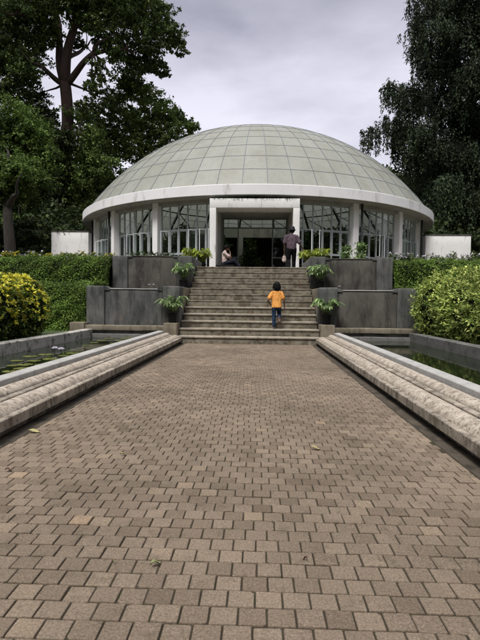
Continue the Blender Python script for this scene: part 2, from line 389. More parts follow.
# path: every paver modelled
def path():
    vs = []; fs = []; y = -2.6; row = 0
    rh, pw, gap = .0870, .0925, .0056
    while y < 11.03:
        off = (.5 if row % 2 else 0) * pw + random.uniform(-.006, .006) + .012 * math.sin(row * .35)
        x = -1.50 - off
        while x < 1.50:
            a, b = max(x, -1.5), min(x + pw, 1.5)
            if b - a > .03:
                z = random.gauss(0, .0014); tx = random.gauss(0, .010); ty = random.gauss(0, .010); rz = random.gauss(0, .006)
                cx_, cy_ = (a + b) / 2, y + rh / 2
                hx, hy = (b - a - gap) / 2, (rh - gap) / 2
                base = len(vs)
                ch = [random.uniform(.0012, .004) if random.random() < .94 else random.uniform(.005, .012) for _ in range(4)]
                for (dz, ins) in ((0, .0030), (-.0014, .0009), (-.0040, 0), (-.03, 0)):
                    for (sx, sy), cc_ in zip(((-1, -1), (1, -1), (1, 1), (-1, 1)), ch):
                        for first in (0, 1):
                            ax = (sx == sy) == (first == 0)      # which of the two corner points
                            px_ = sx * (hx - ins - (0 if ax else cc_)); py_ = sy * (hy - ins - (cc_ if ax else 0))
                            vs.append((cx_ + px_ - py_ * rz, cy_ + py_ + px_ * rz, z + dz + px_ * tx + py_ * ty))
                fs.append(tuple(base + q for q in range(8)))
                for l in (0, 8, 16):
                    for q in range(8): fs.append((base + l + q, base + l + 8 + q, base + l + 8 + (q + 1) % 8, base + l + (q + 1) % 8))
            x += pw
        y += rh; row += 1
    tag(mesh_obj('path', vs, fs, M['paver']), kind='structure')
    tag(MB().box((-1.52, -2.7, -.28), (1.52, 11.06, -.007)).build('path_bed', M['joint']), kind='structure')
    for s in (-1, 1):
        a, b = sorted((s * 1.5225, s * 1.70))
        o = MB().box((a, -2.7, -.28), (b, 11.06, -.02)).build('gutter', M['gutter']); tag(o, kind='structure')
path()

# ------------------------------------------------------------------ benches along the path
def arc(x0, z0, x1, z1, bulge, k=9):
    pts = []
    dx, dz = x1 - x0, z1 - z0; L = math.hypot(dx, dz); nx, nz = -dz / L, dx / L
    for i in range(k + 1):
        t = i / k; b = bulge * math.sin(PI * t) ** .6
        pts.append((x0 + dx * t + nx * b, z0 + dz * t + nz * b))
    return pts
for s, lab in ((-1, 'long low stone bench with rolled seat along the left edge of the brick path'), (1, 'long low stone bench with rolled seat along the right edge of the brick path')):
    t = empty('stone_bench', (s * 1.9, 4, 0), lab, 'bench', 'rolled stone benches beside the path')
    def sp(name, prof, mat, y1=11.05, jit=.004):
        o = strip(name, prof, -2.6, y1, mat, None, jit=jit, mirror=s); o.parent = t; o.matrix_parent_inverse = Matrix.Translation(t.location).inverted(); return o
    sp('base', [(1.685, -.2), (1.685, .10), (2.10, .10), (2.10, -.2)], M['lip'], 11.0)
    # cast in lengths, with a thin dark butt joint between them
    ys = [-2.6]
    while ys[-1] < 9.5: ys.append(ys[-1] + random.uniform(2.2, 2.5))
    ys[-1] = 11.05
    def run(name, prof, mat, jit=.0016):
        for a_, b_ in zip(ys[:-1], ys[1:]):
            o = strip(name, prof, a_ + .003, b_ - .003, mat, None, jit=jit, mirror=s); o.parent = t; o.matrix_parent_inverse = Matrix.Translation(t.location).inverted()
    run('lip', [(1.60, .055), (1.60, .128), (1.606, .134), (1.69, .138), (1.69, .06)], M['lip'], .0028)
    run('lower_roll', [(1.70, .10)] + arc(1.655, .138, 1.803, .184, .033) + [(1.80, .10)], M['bench'], .0022)
    run('ledge', [(1.818, .10), (1.818, .190), (1.824, .196), (1.868, .200), (1.868, .12)], M['lip'])  # darker stained concrete: groove dirt, plus seam shade put into the colour
    run('upper_roll', [(1.885, .12)] + arc(1.880, .198, 2.008, .238, .030) + [(2.006, .12)], M['bench'], .0022)
    run('coping', [(2.020, .10), (2.020, .287), (2.026, .294), (2.148, .302), (2.155, .296), (2.155, .02)], M['coping'], .0016)

# ------------------------------------------------------------------ ponds
WL = .10
for s, sd_ in ((-1, 'left'), (1, 'right')):
    x0, x1 = sorted((s * 2.15, s * 3.95))
    nx, ny = 2, 2
    o = mesh_obj('water', [(x0, -2.6, WL), (x1, -2.6, WL), (x1, 11.4, WL), (x0, 11.4, WL)], [(0, 1, 2, 3)], M['water']); tag(o, kind='structure')
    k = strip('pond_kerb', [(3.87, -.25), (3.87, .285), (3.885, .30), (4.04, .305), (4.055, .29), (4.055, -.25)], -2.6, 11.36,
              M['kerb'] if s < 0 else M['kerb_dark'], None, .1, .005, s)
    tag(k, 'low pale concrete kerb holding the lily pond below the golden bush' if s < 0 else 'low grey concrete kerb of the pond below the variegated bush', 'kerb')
    t = empty('pond_wall', (s * 3, 11.5, 0), 'stepped concrete wall closing the far end of the %s pond' % ('lily' if s < 0 else 'clear dark'), 'wall')
    T = Matrix.Translation(t.location).inverted()
    a, b = sorted((s * 2.03, s * 4.08))
    for nm, A, B, mt in (('top_ledge', (a, 11.34, .27), (b, 11.61, .395), M['beige_conc']), ('face', (a, 11.40, -.25), (b, 11.6, .268), M['kerb_dark']), ('lower_step', (a, 11.26, -.25), (b, 11.395, .19), M['kerb_dark'])):
        o = rough_box(nm, A, B, mt); o.parent = t; o.matrix_parent_inverse = T
    a, b = sorted((s * 4.06, s * 4.42))
    tag(rough_box('kerb_block', (a, 11.28, .2), (b, 11.62, .46), M['beige_conc']), 'short pale block at the far outer corner of the %s pond' % ('lily' if s < 0 else 'clear dark'), 'block')
    a, b = sorted((s * 1.725, s * 2.05))
    tag(rough_box('pedestal', (a, 11.09, -.05), (b, 11.64, .475), M['beige_conc']), 'beige concrete pedestal beside the bottom step on the %s' % sd_, 'pedestal', 'pedestals at the foot of the stairs')

# lily pads and flowers in the left pond
def pad_obj(x, y, r, label, grp):
    n = 18; a0 = random.random() * 6.28; vs = [(0, 0, .004)]
    for i in range(n + 1):
        a = a0 + .15 + (2 * PI - .3) * i / n; q = r * random.uniform(.95, 1.05); vs.append((math.cos(a) * q, math.sin(a) * q, .004 + random.random() * .006))
    o = mesh_obj('lily_pad', vs, [(0, i, i + 1) for i in range(1, n + 1)], M['pad'], None, False, (x, y, WL)); tag(o, label, 'lily pad', grp)
def lotus(x, y, z, label, r=.06, hgt=.09):
    t = empty('water_lily', (x, y, z), label, 'flower')
    vs = []; fs = []
    for ring, (n, tilt, ln) in enumerate(((9, .5, 1), (8, .95, .9), (5, 1.25, .75))):
        for i in range(n):
            a = 2 * PI * i / n + ring * .3; d = Vector((math.cos(a) * math.cos(tilt), math.sin(a) * math.cos(tilt), math.sin(tilt)))
            sd2 = Vector((-math.sin(a), math.cos(a), 0)); b = len(vs); c0 = Vector((0, 0, hgt - .03)); L = r * ln
            vs += [c0, c0 + d * L * .55 + sd2 * L * .22, c0 + d * L * 1.1, c0 + d * L * .55 - sd2 * L * .22]; fs.append((b, b + 1, b + 2, b + 3))
    mesh_obj('petals', vs, fs, M['pet_white'], t)
    MB().tube([(0, 0, -.05), (0, 0, hgt - .03)], .006, 6).build('stalk', M['stem'], t)
def hit(px, py, z):
    d = (302 - py + .0105 * (px - 258)) / F; Y = (z - H) / d; return CX + (px - 258) / F * Y, Y
pads = [(12, 362, .10), (20, 366, .12), (30, 362, .1), (38, 366, .10), (47, 360, .12), (55, 364, .13), (26, 357.5, .12), (42, 355.5, .12), (18, 370, .12), (8, 367, .09), (34, 371, .11), (5, 373, .1),
        (60, 356.5, .10), (66, 360, .1), (70, 354, .12), (100, 341, .13), (108, 338.8, .13), (118, 341, .12), (124, 338.5, .14), (113, 343.5, .11), (130, 337.8, .12), (92, 343, .1), (135, 340, .1), (84, 346, .09), (50, 369, .1)]
for x, y, r in pads:
    X, Y = hit(x, y, WL); 
    if X > -3.8 and X < -2.25: pad_obj(X, Y, r * .95, 'round green lily pad floating in the dark left pond', 'lily pads on the left pond')
for i, (x, y, lb) in enumerate(((51.5, 353, 'pale lilac water lily, nearer the kerb of a close pair in the left pond'), (58, 354, 'pale lilac water lily, nearer the bench of a close pair in the left pond'), (121, 336.5, 'small white water lily alone at the far end of the left pond'))):
    X, Y = hit(x, y, WL); lotus(max(X, -3.75), Y, WL, lb, .070 if i < 2 else .06, .08)

# ------------------------------------------------------------------ stairs
RISE, TREAD, Y0 = .1745, .31, 11.07
t = empty('staircase', (0, Y0, 0), 'wide weathered concrete stairs of twelve steps rising to the glasshouse', 'stairs')
Ti = Matrix.Translation(t.location).inverted()
for i in range(12):
    y = Y0 + i * TREAD; z = (i + 1) * RISE
    y1 = y + TREAD + .05 if i < 11 else y + TREAD
    o = rough_box('step', (-1.715, y, z - RISE - (.02 if i else .2)), (1.715, y1, z - .046), M['step'], None, .16, .003, .006); o.parent = t; o.matrix_parent_inverse = Ti
    n_ = rough_box('nosing', (-1.718, y - (.022 if i < 5 else .010), z - .044), (1.718, y1 + .02, z), M['nosing'] if i < 5 else M['step'], None, .16, .003, .010)
    n_.parent = o
# plaza slab and greenhouse floor
tag(MB().box((-14, Y0 + 12 * TREAD - .02, PL - .3), (14, 46, PL - .012)).build('plaza', M['plaza']), kind='structure')

# ------------------------------------------------------------------ stepped planters beside the stairs
def planter(s, y0, y1, z0, z1, ztop, label, mats, notch=.1):
    t = empty('concrete_planter', (s * 2.9, y0, z0), label, 'planter', 'tiered concrete planters beside the stairs')
    T = Matrix.Translation(t.location).inverted()
    def bx(nm, xa, xb, ya, yb, za, zb, mt, bev=.02):
        a, b = sorted((s * xa, s * xb)); o = rough_box(nm, (a, ya, za), (b, yb, zb), mt, None, .14, .006, bev); o.parent = t; o.matrix_parent_inverse = T; return o
    bx('pillar', 1.74, 2.19, y0, y0 + .5, z0, z1, mats[0], .03)
    bx('pillar', 3.66, 4.13, y0, y0 + .5, z0, z1 - .005, mats[0], .03)
    bx('front_panel', 2.192, 3.658, y0 + .035, y0 + .2, z0, z1 - notch, mats[1])
    bx('side_wall', 1.743, 1.93, y0 + .502, y1, z0, z1 - .003, mats[2])
    bx('side_wall', 3.93, 4.127, y0 + .502, y1, z0, z1 - .005, mats[0])
    bx('coping', 2.194, 3.656, y0 + .020, y0 + .225, z1 - notch + .002, z1 - notch + .028, mats[3])
    bx('soil', 2.196, 3.654, y0 + .21, y1 - .02, z0 + .1, z1 - notch - .07, M['soil'])
    # sloping shoulders between pillar and panel
    for xa, sg in ((2.192, 1), (3.658, -1)):
        pts = [(xa, z1 - notch - .02), (xa, z1 - .012), (xa + sg * .015, z1 - .012), (xa + sg * .12, z1 - notch + .028), (xa + sg * .12, z1 - notch - .02)]
        vs = [(s * x, yy, z) for yy in (y0 + .01, y0 + .23) for x, z in pts]; n = 5
        o = mesh_obj('shoulder', vs, [tuple(range(5)), tuple(range(9, 4, -1))] + [(j, j + 5, (j + 1) % 5 + 5, (j + 1) % 5) for j in range(5)], mats[0]); o.parent = t; o.matrix_parent_inverse = T
D, B_, G_ = M['dark_conc'], M['brown_conc'], M['beige_conc']
planter(-1, 11.62, 13.71, .05, 1.385, 0, 'dark weathered concrete planter, lower tier left of the stairs', (D, D, G_, M['coping']), .095)
planter(1, 11.62, 13.71, .05, 1.385, 0, 'dark weathered concrete planter, lower tier right of the stairs', (D, B_, G_, M['coping']), .085)
planter(-1, 13.72, 16.2, 1.0, 2.35, 0, 'grey and brown concrete planter, upper tier left of the stairs', (D, B_, M['kerb_dark'], M['brown_conc']), .03)
planter(1, 13.72, 16.2, 1.0, 2.35, 0, 'dark brown concrete planter, upper tier right of the stairs', (D, B_, M['kerb_dark'], M['brown_conc']), .075)

# ------------------------------------------------------------------ rotunda glasshouse
BX, BY = .03, 29.85
t = empty('glasshouse', (BX, BY, PL), 'round white glasshouse with a panelled grey green dome and open casement windows', 'building')
def bp(o): o.parent = t; o.matrix_parent_inverse = Matrix.Translation(t.location).inverted(); return o
SR, AC, SH = 12.36, 10.6, 6.0           # sphere radius of the cap, its base radius and rise
CZ = H + 4.4 + SH - SR
NM = 60
base_a = math.asin(10.28 / SR); rows = 12
def sph(a, m, r=SR): return Vector((BX + r * math.sin(a) * math.sin(m), BY - r * math.sin(a) * math.cos(m), CZ + r * math.cos(a)))
vs = []; fs = []; al = [base_a * (1 - i / rows) for i in range(rows + 1)]; al[-1] = R(1.0)
for i in range(rows):
    for j in range(NM):
        m0 = 2 * PI * (j - .5) / NM; m1 = 2 * PI * (j + .5) / NM
        q = [sph(al[i], m0), sph(al[i], m1), sph(al[i + 1], m1), sph(al[i + 1], m0)]
        c = sum(q, Vector()) / 4; b = len(vs); vs += [c + (p - c) * .988 for p in q]; fs.append((b, b + 1, b + 2, b + 3))
o = bp(mesh_obj('dome', vs, fs, M['dome']))
# joints between the panels
mb = MB()
def bar(p, q, w, hgt, up):
    d = (q - p).normalized(); s_ = d.cross(up).normalized(); u = s_.cross(d)
    vs = [p + s_ * w * a + u * hgt * b for a, b in ((-1, -1), (1, -1), (1, 1), (-1, 1))] + [q + s_ * w * a + u * hgt * b for a, b in ((-1, -1), (1, -1), (1, 1), (-1, 1))]
    mb.add(vs, [(0, 1, 2, 3), (7, 6, 5, 4), (0, 4, 5, 1), (1, 5, 6, 2), (2, 6, 7, 3), (3, 7, 4, 0)])
cc = Vector((BX, BY, CZ))
for j in range(NM):
    m = 2 * PI * (j + .5) / NM
    for i in range(rows - 1):
        p, q = sph(al[i], m), sph(al[i + 1], m); wd = .012 if i < 4 else (.009 if i < 7 else .006)
        bar(p, q, wd, .014, (p - cc).normalized())
for i in range(1, rows):
    for j in range(NM):
        p, q = sph(al[i], 2 * PI * (j - .5) / NM), sph(al[i], 2 * PI * (j + .5) / NM); bar(p, q, .009 if i < 5 else .004, .010, (p - cc).normalized())
jm = plain('joint_strip', (.14, .16, .18), .6, .3)
bp(mb.build('panel_joints', jm))
# steel ribs and rings under the dome
mb = MB()
for j in range(20):
    m = 2 * PI * (j + .5) / 20
    mb.tube([sph(base_a * (1 - i / 14) + .01, m, SR - .22) for i in range(15)], .085, 5)
for a_ in (.78, .52, .27):
    mb.tube([sph(base_a * a_, 2 * PI * k / 60, SR - .30) for k in range(61)], .05, 4, cap=False)
for j in range(20):     # bracing rods
    m = 2 * PI * (j + .5) / 20; m2 = 2 * PI * (j + 1.5) / 20
    mb.tube([sph(base_a * .99, m, SR - .24), sph(base_a * .78, m2, SR - .3)], .035, 4)
bp(mb.build('dome_ribs', M['steel_dark']))
# fascia ring, soffit, inner ring beam
def ring(prof, name, mat, n=180, smooth=True):
    vs = []; fs = []; k = len(prof)
    for i in range(n):
        a = 2 * PI * i / n
        for r, z in prof: vs.append((BX + r * math.sin(a), BY - r * math.cos(a), z))
    for i in range(n):
        for j in range(k): fs.append((i * k + j, i * k + (j + 1) % k, ((i + 1) % n) * k + (j + 1) % k, ((i + 1) % n) * k + j))
    o = mesh_obj(name, vs, fs, mat); o.data.polygons.foreach_set('use_smooth', [True] * len(fs)); o.data.set_sharp_from_angle(angle=R(30)); return bp(o)
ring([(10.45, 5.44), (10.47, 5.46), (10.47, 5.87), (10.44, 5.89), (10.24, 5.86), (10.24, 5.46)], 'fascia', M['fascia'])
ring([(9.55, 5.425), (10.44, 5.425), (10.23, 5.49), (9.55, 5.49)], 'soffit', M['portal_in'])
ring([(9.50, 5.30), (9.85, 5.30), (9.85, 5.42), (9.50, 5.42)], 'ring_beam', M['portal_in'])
RG = 9.62                                # radius of the glazing line
def pol(r, d, z): return Vector((BX + r * math.sin(R(d)), BY - r * math.cos(R(d)), z))
ZS, ZT, ZH = 3.12, 4.19, 5.30            # casement sill, transom, head
for c in range(20):
    d0 = -9 + 18 * c
    d = d0
    if c not in (0, 1):
        mb = MB(); ang = R(d)
        Mx = Matrix.Translation(pol(9.80, d, 0)) @ Matrix.Rotation(ang, 4, 'Z')
        mb.box((-.145, -.145, PL - .02), (.145, .145, 5.424), Mx); bp(mb.build('column', M['white'], None, False, bevel=.012))
    # one glazed bay clockwise of this column
    if c == 0: continue                  # the porch stands here
    w0, w1 = d0 + .9, d0 + 17.1; K = 6
    mb = MB(); gb = MB(); gb2 = MB(); gb3 = MB()
    for k in range(K + 1):
        dd = w0 + (w1 - w0) * k / K; Mx = Matrix.Translation(pol(RG, dd, 0)) @ Matrix.Rotation(R(dd), 4, 'Z')
        mb.box((-.024, -.035, PL), (.024, .035, ZH), Mx)
    for k in range(K):
        da = w0 + (w1 - w0) * k / K; db = w0 + (w1 - w0) * (k + 1) / K
        pa, pb = pol(RG, da, 0), pol(RG, db, 0); L = (pb - pa).length; dm = (da + db) / 2
        Mx = Matrix.Translation((pa + pb) / 2) @ Matrix.Rotation(R(dm), 4, 'Z'); hl = L / 2 - .025
        for z, hh in ((ZH - .02, .02), (ZT, .028), (ZS, .025), (PL + .06, .05)): mb.box((-hl, -.03, z - hh), (hl, .03, z + hh), Mx)
        for za, zb in ((ZT + .03, ZH - .04), (PL + .11, ZS - .026)):
            (gb if za > ZT else gb2).add([Mx @ Vector(p) for p in ((-hl, 0, za), (hl, 0, za), (hl, 0, zb), (-hl, 0, zb))], [(0, 1, 2, 3)])
        # casement hinged on its right edge
        side = ((dm + 180) % 360) - 180
        front = abs(side) < 95
        key = (c * 7 + k * 3) % 5
        opened = front and (key in (0, 2, 3) if side < 0 else key in (0, 3))
        ang = R(-56 + (key - 2) * 5) if opened else 0
        Wd = L - .06
        hinge = Matrix.Translation((pa + pb) / 2) @ Matrix.Rotation(R(dm), 4, 'Z') @ Matrix.Translation((L / 2 - .03, -.045 if opened else 0, 0)) @ Matrix.Rotation(-ang, 4, 'Z')
        if front:
            cb = MB(); za, zb = ZS + .03, ZT - .032; fr = .032
            cb.box((-Wd, -.015, za), (-Wd + fr, .015, zb), hinge); cb.box((-fr, -.015, za), (0, .015, zb), hinge)
            cb.box((-Wd + fr, -.014, za), (-fr, .014, za + fr), hinge); cb.box((-Wd + fr, -.014, zb - fr), (-fr, .014, zb), hinge)
            co = bp(cb.build('casement', M['frame_white'] if opened else M['frame']))
            p_ = MB().add([hinge @ Vector(p) for p in ((-Wd + fr, 0, za + fr), (-fr, 0, za + fr), (-fr, 0, zb - fr), (-Wd + fr, 0, zb - fr))], [(0, 1, 2, 3)]).build('pane', M['glass'])
            p_.parent = co
        else:
            gb3.add([Mx @ Vector(p) for p in ((-hl, 0, ZS + .03), (hl, 0, ZS + .03), (hl, 0, ZT - .03), (-hl, 0, ZT - .03))], [(0, 1, 2, 3)])
    wf = bp(mb.build('window_frame', M['frame'])); 
    for nm_, g_ in (('upper_panes', gb), ('lower_panes', gb2), ('middle_panes', gb3)):
        if g_.v: gl = g_.build(nm_, M['glass']); gl.parent = wf
# rainwater pipes
for d in (-46.6, 28.6, 62.0, -64.6):
    bp(MB().tube([pol(9.98, d, PL), pol(9.98, d, 5.43)], .055, 10).build('downpipe', M['steel_dark'], None, True))

# porch
t = empty('entrance_porch', (.10, 19.2, PL), 'white box porch framing the dark doorway at the top of the stairs', 'porch')
def pp(o): o.parent = t; o.matrix_parent_inverse = Matrix.Translation(t.location).inverted(); return o
PX, PY = .03, 19.45
HT = 5.30
pp(rough_box('jamb', (PX - 1.87, PY, PL - .05), (PX - 1.60, PY + 1.0, HT - .385), M['portal'], None, .3, .002))
pp(rough_box('jamb', (PX + 1.60, PY, PL - .05), (PX + 1.87, PY + 1.0, HT - .385), M['portal'], None, .3, .002))
pp(rough_box('lintel', (PX - 1.87, PY, HT - .383), (PX + 1.87, PY + 1.0, HT), M['portal'], None, .3, .002))
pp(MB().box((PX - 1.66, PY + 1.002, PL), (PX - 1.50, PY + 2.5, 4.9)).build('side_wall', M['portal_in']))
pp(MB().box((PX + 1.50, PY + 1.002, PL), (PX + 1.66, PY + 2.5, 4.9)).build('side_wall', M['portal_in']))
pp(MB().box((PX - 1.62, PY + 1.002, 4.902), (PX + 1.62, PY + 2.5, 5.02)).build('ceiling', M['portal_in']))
# clerestory strip above the lintel, up to the soffit
mb = MB(); mb.box((PX - 1.8, PY + .55, HT + .002), (PX + 1.8, PY + .62, 5.424)); pp(mb.build('clerestory', M['steel_dark']))
n = 900; P = np.stack([RNG.uniform(PX - 1.8, PX + 1.8, n), RNG.uniform(PY - .01, PY + .12, n), HT + RNG.normal(size=n) * .02], 1); P[:, 2] += .05 * (np.sin(P[:, 0] * 7) * np.sin(P[:, 0] * 2.3) > .1) * RNG.random(n)
D_ = rdir(n) + np.array([0, -.6, -.5])
mo = leaf_mesh('moss', P, D_, rdir(n), .06 * RNG.uniform(.5, 1.4, n), .02, M['lf_back']); pp(mo)
# door frame
fm = plain('door_frame_grey', (.15, .17, .165), .5)
DY = PY + 2.3
mb = MB()
for x in (-1.49, -.80, .80, 1.44): mb.box((PX + x, DY, PL), (PX + x + .055, DY + .07, 4.9))
mb.box((PX - 1.434, DY, 4.16), (PX + 1.44, DY + .07, 4.23)) if False else None
mb2 = MB(); 
for xa, xb in ((-1.434, -.801), (-.744, .799), (.856, 1.439)):
    mb.box((PX + xa, DY + .002, 4.42), (PX + xb, DY + .068, 4.475)); mb.box((PX + xa, DY + .002, 4.84), (PX + xb, DY + .068, 4.895))
for xa, xb in ((-1.434, -.801), (.856, 1.439)):
    mb.box((PX + xa, DY + .002, PL), (PX + xb, DY + .068, PL + .06)); mb.box((PX + xa, DY + .002, 3.05), (PX + xb, DY + .068, 3.11))
df = pp(mb.build('door_frame', fm))
gb = MB()
for xa, xb in ((-1.434, -.801), (-.744, .799), (.856, 1.439)): gb.add([(PX + xa, DY + .03, 4.475), (PX + xb, DY + .03, 4.475), (PX + xb, DY + .03, 4.84), (PX + xa, DY + .03, 4.84)], [(0, 1, 2, 3)])
for xa, xb in ((-1.434, -.801), (.856, 1.439)):
    for za, zb in ((PL + .06, 3.05), (3.11, 4.42)): gb.add([(PX + xa, DY + .03, za), (PX + xb, DY + .03, za), (PX + xb, DY + .03, zb), (PX + xa, DY + .03, zb)], [(0, 1, 2, 3)])
g_ = gb.build('panes', M['glass']); g_.parent = df
# white wall with a dark opening deeper inside
t = empty('inner_wall', (-1, 26.2, PL), 'pale interior wall with a wide dark opening seen through the doorway', 'wall')
wm = stained('inner_wall_paint', (.44, .45, .41), (.52, .52, .48), (.3, .3, .27))
def pw_(o): o.parent = t; o.matrix_parent_inverse = Matrix.Translation(t.location).inverted(); return o
pw_(MB().box((-4.1, 26.2, 4.62), (2.2, 26.45, 5.16)).build('lintel', wm))
pw_(MB().box((-.98, 26.2, PL), (-.66, 26.45, 4.618)).build('pier', wm))
pw_(MB().box((2.22, 26.2, PL), (2.6, 26.45, 5.16)).build('pier', wm)); pw_(MB().box((-4.5, 26.2, PL), (-4.12, 26.45, 5.16)).build('pier', wm))
pw_(MB().box((-4.3, 28.6, PL), (2.4, 28.7, 4.7)).build('dark_backing', M['black']))  # black sheet standing in for the unlit depth behind the opening
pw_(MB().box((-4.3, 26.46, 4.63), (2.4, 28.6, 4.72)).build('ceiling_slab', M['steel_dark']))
# side walls of the garden
for s, lb in ((-1, 'plain white wall standing left of the glasshouse'), (1, 'plain white wall standing right of the glasshouse')):
    a, b = sorted((s * 9.0, s * 11.05 if s < 0 else s * 11.35))
    tag(rough_box('white_wall', (a, 25.0, PL - .1), (b, 25.6, 4.72 if s < 0 else 4.62), M['portal'], None, .5, .004), lb, 'wall')
    zt_ = 4.72 if s < 0 else 4.62
    cp = rough_box('cap', (a - .03, 24.97, zt_ + .002), (b + .03, 25.63, zt_ + .05), M['brown_conc'], None, .5, .003); cp.parent = COL.objects['white_wall' if s < 0 else 'white_wall.001']

# ------------------------------------------------------------------ hedges and bushes
def hedge(name, s, xa, xb, prof, n, label, group, mats, L=.055, frac_top=.0):
    """prof: list of (y, z) of the front face and top, run along X"""
    t = empty(name, (s * (xa + xb) / 2, prof[0][0], prof[0][1]), label, 'hedge', group)
    T = Matrix.Translation(t.location).inverted()
    pr = [Vector((0, y, z)) for y, z in prof]; seg = [(pr[i + 1] - pr[i]).length for i in range(len(pr) - 1)]; cs = np.concatenate([[0], np.cumsum(seg)])
    u = RNG.random(n) * cs[-1]; x = RNG.uniform(xa, xb, n)
    y = np.interp(u, cs, [p.y for p in pr]); z = np.interp(u, cs, [p.z for p in pr])
    ends = RNG.random(n) < .05; x[ends] = xa + RNG.random(ends.sum()) * .02
    si = np.clip(np.searchsorted(cs, u) - 1, 0, len(seg) - 1)
    nr = np.array([[0, -(pr[i + 1] - pr[i]).z, (pr[i + 1] - pr[i]).y] for i in range(len(seg))]); nr = -nr * np.array([1, -1, -1])
    nr = np.array([[0, -(pr[i + 1] - pr[i]).z, (pr[i + 1] - pr[i]).y] for i in range(len(seg))]); nr /= np.linalg.norm(nr, axis=1, keepdims=True)
    Nf = nr[si]
    wob = .05 * np.sin(x * 3.1 + z * 4) * np.sin(x * 1.3 + y * 5) + RNG.normal(size=n) * .022 + .03 * np.sin(x * 9.7 + z * 13)
    wob = wob + .05 * np.sin(x * 1.7 + 2) * np.sin(y * 2 + z * 2.3 + x * .6)
    P = np.stack([s * x, y, z], 1) + Nf * wob[:, None]
    D_ = rdir(n) + Nf * .5 + np.array([0, 0, .15]); Nn = rdir(n) * .7 + Nf * .6 + np.array([0, 0, .5])
    idx = (RNG.random(n) < np.where(Nf[:, 2] > .6, .55, .04)).astype(int)  # paler leaf mix, mostly on the upward-facing parts
    o = leaf_mesh('leaves', P, D_, Nn, L * RNG.uniform(.6, 1.3, n), L * .55, mats, None, idx); o.parent = t; o.matrix_parent_inverse = T
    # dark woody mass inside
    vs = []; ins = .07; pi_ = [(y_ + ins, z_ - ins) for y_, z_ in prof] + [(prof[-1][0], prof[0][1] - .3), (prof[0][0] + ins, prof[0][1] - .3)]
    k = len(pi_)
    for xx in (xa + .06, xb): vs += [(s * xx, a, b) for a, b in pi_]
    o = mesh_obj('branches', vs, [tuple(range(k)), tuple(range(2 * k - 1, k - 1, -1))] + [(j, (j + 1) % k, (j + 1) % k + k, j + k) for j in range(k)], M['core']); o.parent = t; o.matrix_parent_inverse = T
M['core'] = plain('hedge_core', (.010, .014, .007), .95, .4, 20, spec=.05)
hm = [M['lf_hedge'], M['lf_hedge_top']]
hedge('clipped_hedge', -1, 4.18, 12.5, [(11.75, .2), (12.15, 1.0), (12.35, 1.36), (12.6, 1.45), (13.4, 1.47)], 46000, 'clipped green hedge, lower tier left of the planters', 'terraced clipped hedges', hm)
hedge('clipped_hedge', -1, 4.18, 16.0, [(13.35, 1.35), (13.55, 2.0), (13.7, 2.2), (13.9, 2.27), (15.0, 2.29)], 46000, 'clipped green hedge, upper tier left of the planters', 'terraced clipped hedges', hm)
hedge('clipped_hedge', 1, 4.18, 9.0, [(12.0, .2), (12.3, 1.0), (12.45, 1.3), (12.7, 1.4), (13.4, 1.42)], 14000, 'clipped green hedge, lower tier right of the planters behind the bush', 'terraced clipped hedges', hm)
hedge('clipped_hedge', 1, 4.18, 14.0, [(13.5, 1.35), (13.7, 2.0), (13.8, 2.17), (14.0, 2.25), (15.0, 2.27)], 36000, 'clipped green hedge, upper tier right of the planters', 'terraced clipped hedges', hm)

def bush(name, label, blobs, n, L, mat_leaf, mat_tip=None, tipn=0, core=True, cat='bush', aspect=.5):
    t = empty(name, Vector(blobs[0][0]) * 1, label, cat)
    T = Matrix.Translation(t.location).inverted()
    P, D_, Nn, Ls = blob_leaves(blobs, n, L, sub=7, spread=.13, up=.8, shell=.94, var=.055)
    keep = P[:, 2] > .25; P, D_, Nn, Ls = P[keep], D_[keep], Nn[keep], Ls[keep]
    D_[:, 2] += .45
    o = leaf_mesh('leaves', P, D_, Nn, Ls, Ls * aspect, mat_leaf); o.parent = t; o.matrix_parent_inverse = T
    if tipn:
        # rosettes of new leaves
        c = np.array([b[0] for b in blobs], float); r = np.array([b[1] for b in blobs], float)
        bi = RNG.integers(0, len(blobs), tipn); d = rdir(tipn); d[:, 2] = np.abs(d[:, 2]) * 1.5 - .22; d[:, 1] -= .3; d /= np.linalg.norm(d, axis=1, keepdims=True)
        C_ = c[bi] + d * r[bi] * RNG.uniform(.97, 1.07, (tipn, 1)); k = 8
        Pp = np.repeat(C_, k, 0); D2 = rdir(tipn * k) + np.repeat(d, k, 0) * .5 + np.array([0, 0, .35])
        o = leaf_mesh('new_leaves', Pp, D2, rdir(tipn * k) * .5 + np.array([0, 0, 1]), L * RNG.uniform(.6, 1.15, tipn * k), L * .5, mat_tip); o.parent = t; o.matrix_parent_inverse = T
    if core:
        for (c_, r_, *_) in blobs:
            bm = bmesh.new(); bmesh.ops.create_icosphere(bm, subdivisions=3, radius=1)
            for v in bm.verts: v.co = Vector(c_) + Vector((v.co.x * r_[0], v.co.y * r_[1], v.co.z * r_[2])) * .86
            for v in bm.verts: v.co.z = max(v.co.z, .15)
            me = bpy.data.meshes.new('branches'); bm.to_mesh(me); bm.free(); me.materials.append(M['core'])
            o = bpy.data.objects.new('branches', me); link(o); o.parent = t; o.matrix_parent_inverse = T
gb_ = []
for i in range(9):
    y = 5.6 + i * .47; gb_.append(((-4.68 - random.uniform(0, .06), y, .78), (.60, .55, .66 + random.uniform(-.03, .05))))
gb_ += [((-4.95, 9.75, .80), (.62, .5, .70)), ((-5.4, 6.5, .85), (.8, .9, .75)), ((-5.5, 8.2, .85), (.8, .9, .75)), ((-5.6, 9.2, .8), (.7, .6, .7))]
bush('golden_bush', 'leafy bush with bright yellow tips beside the lily pond kerb', gb_, 34000, .075, M['lf_gold'], M['lf_yellow'], 2500)
rb = []
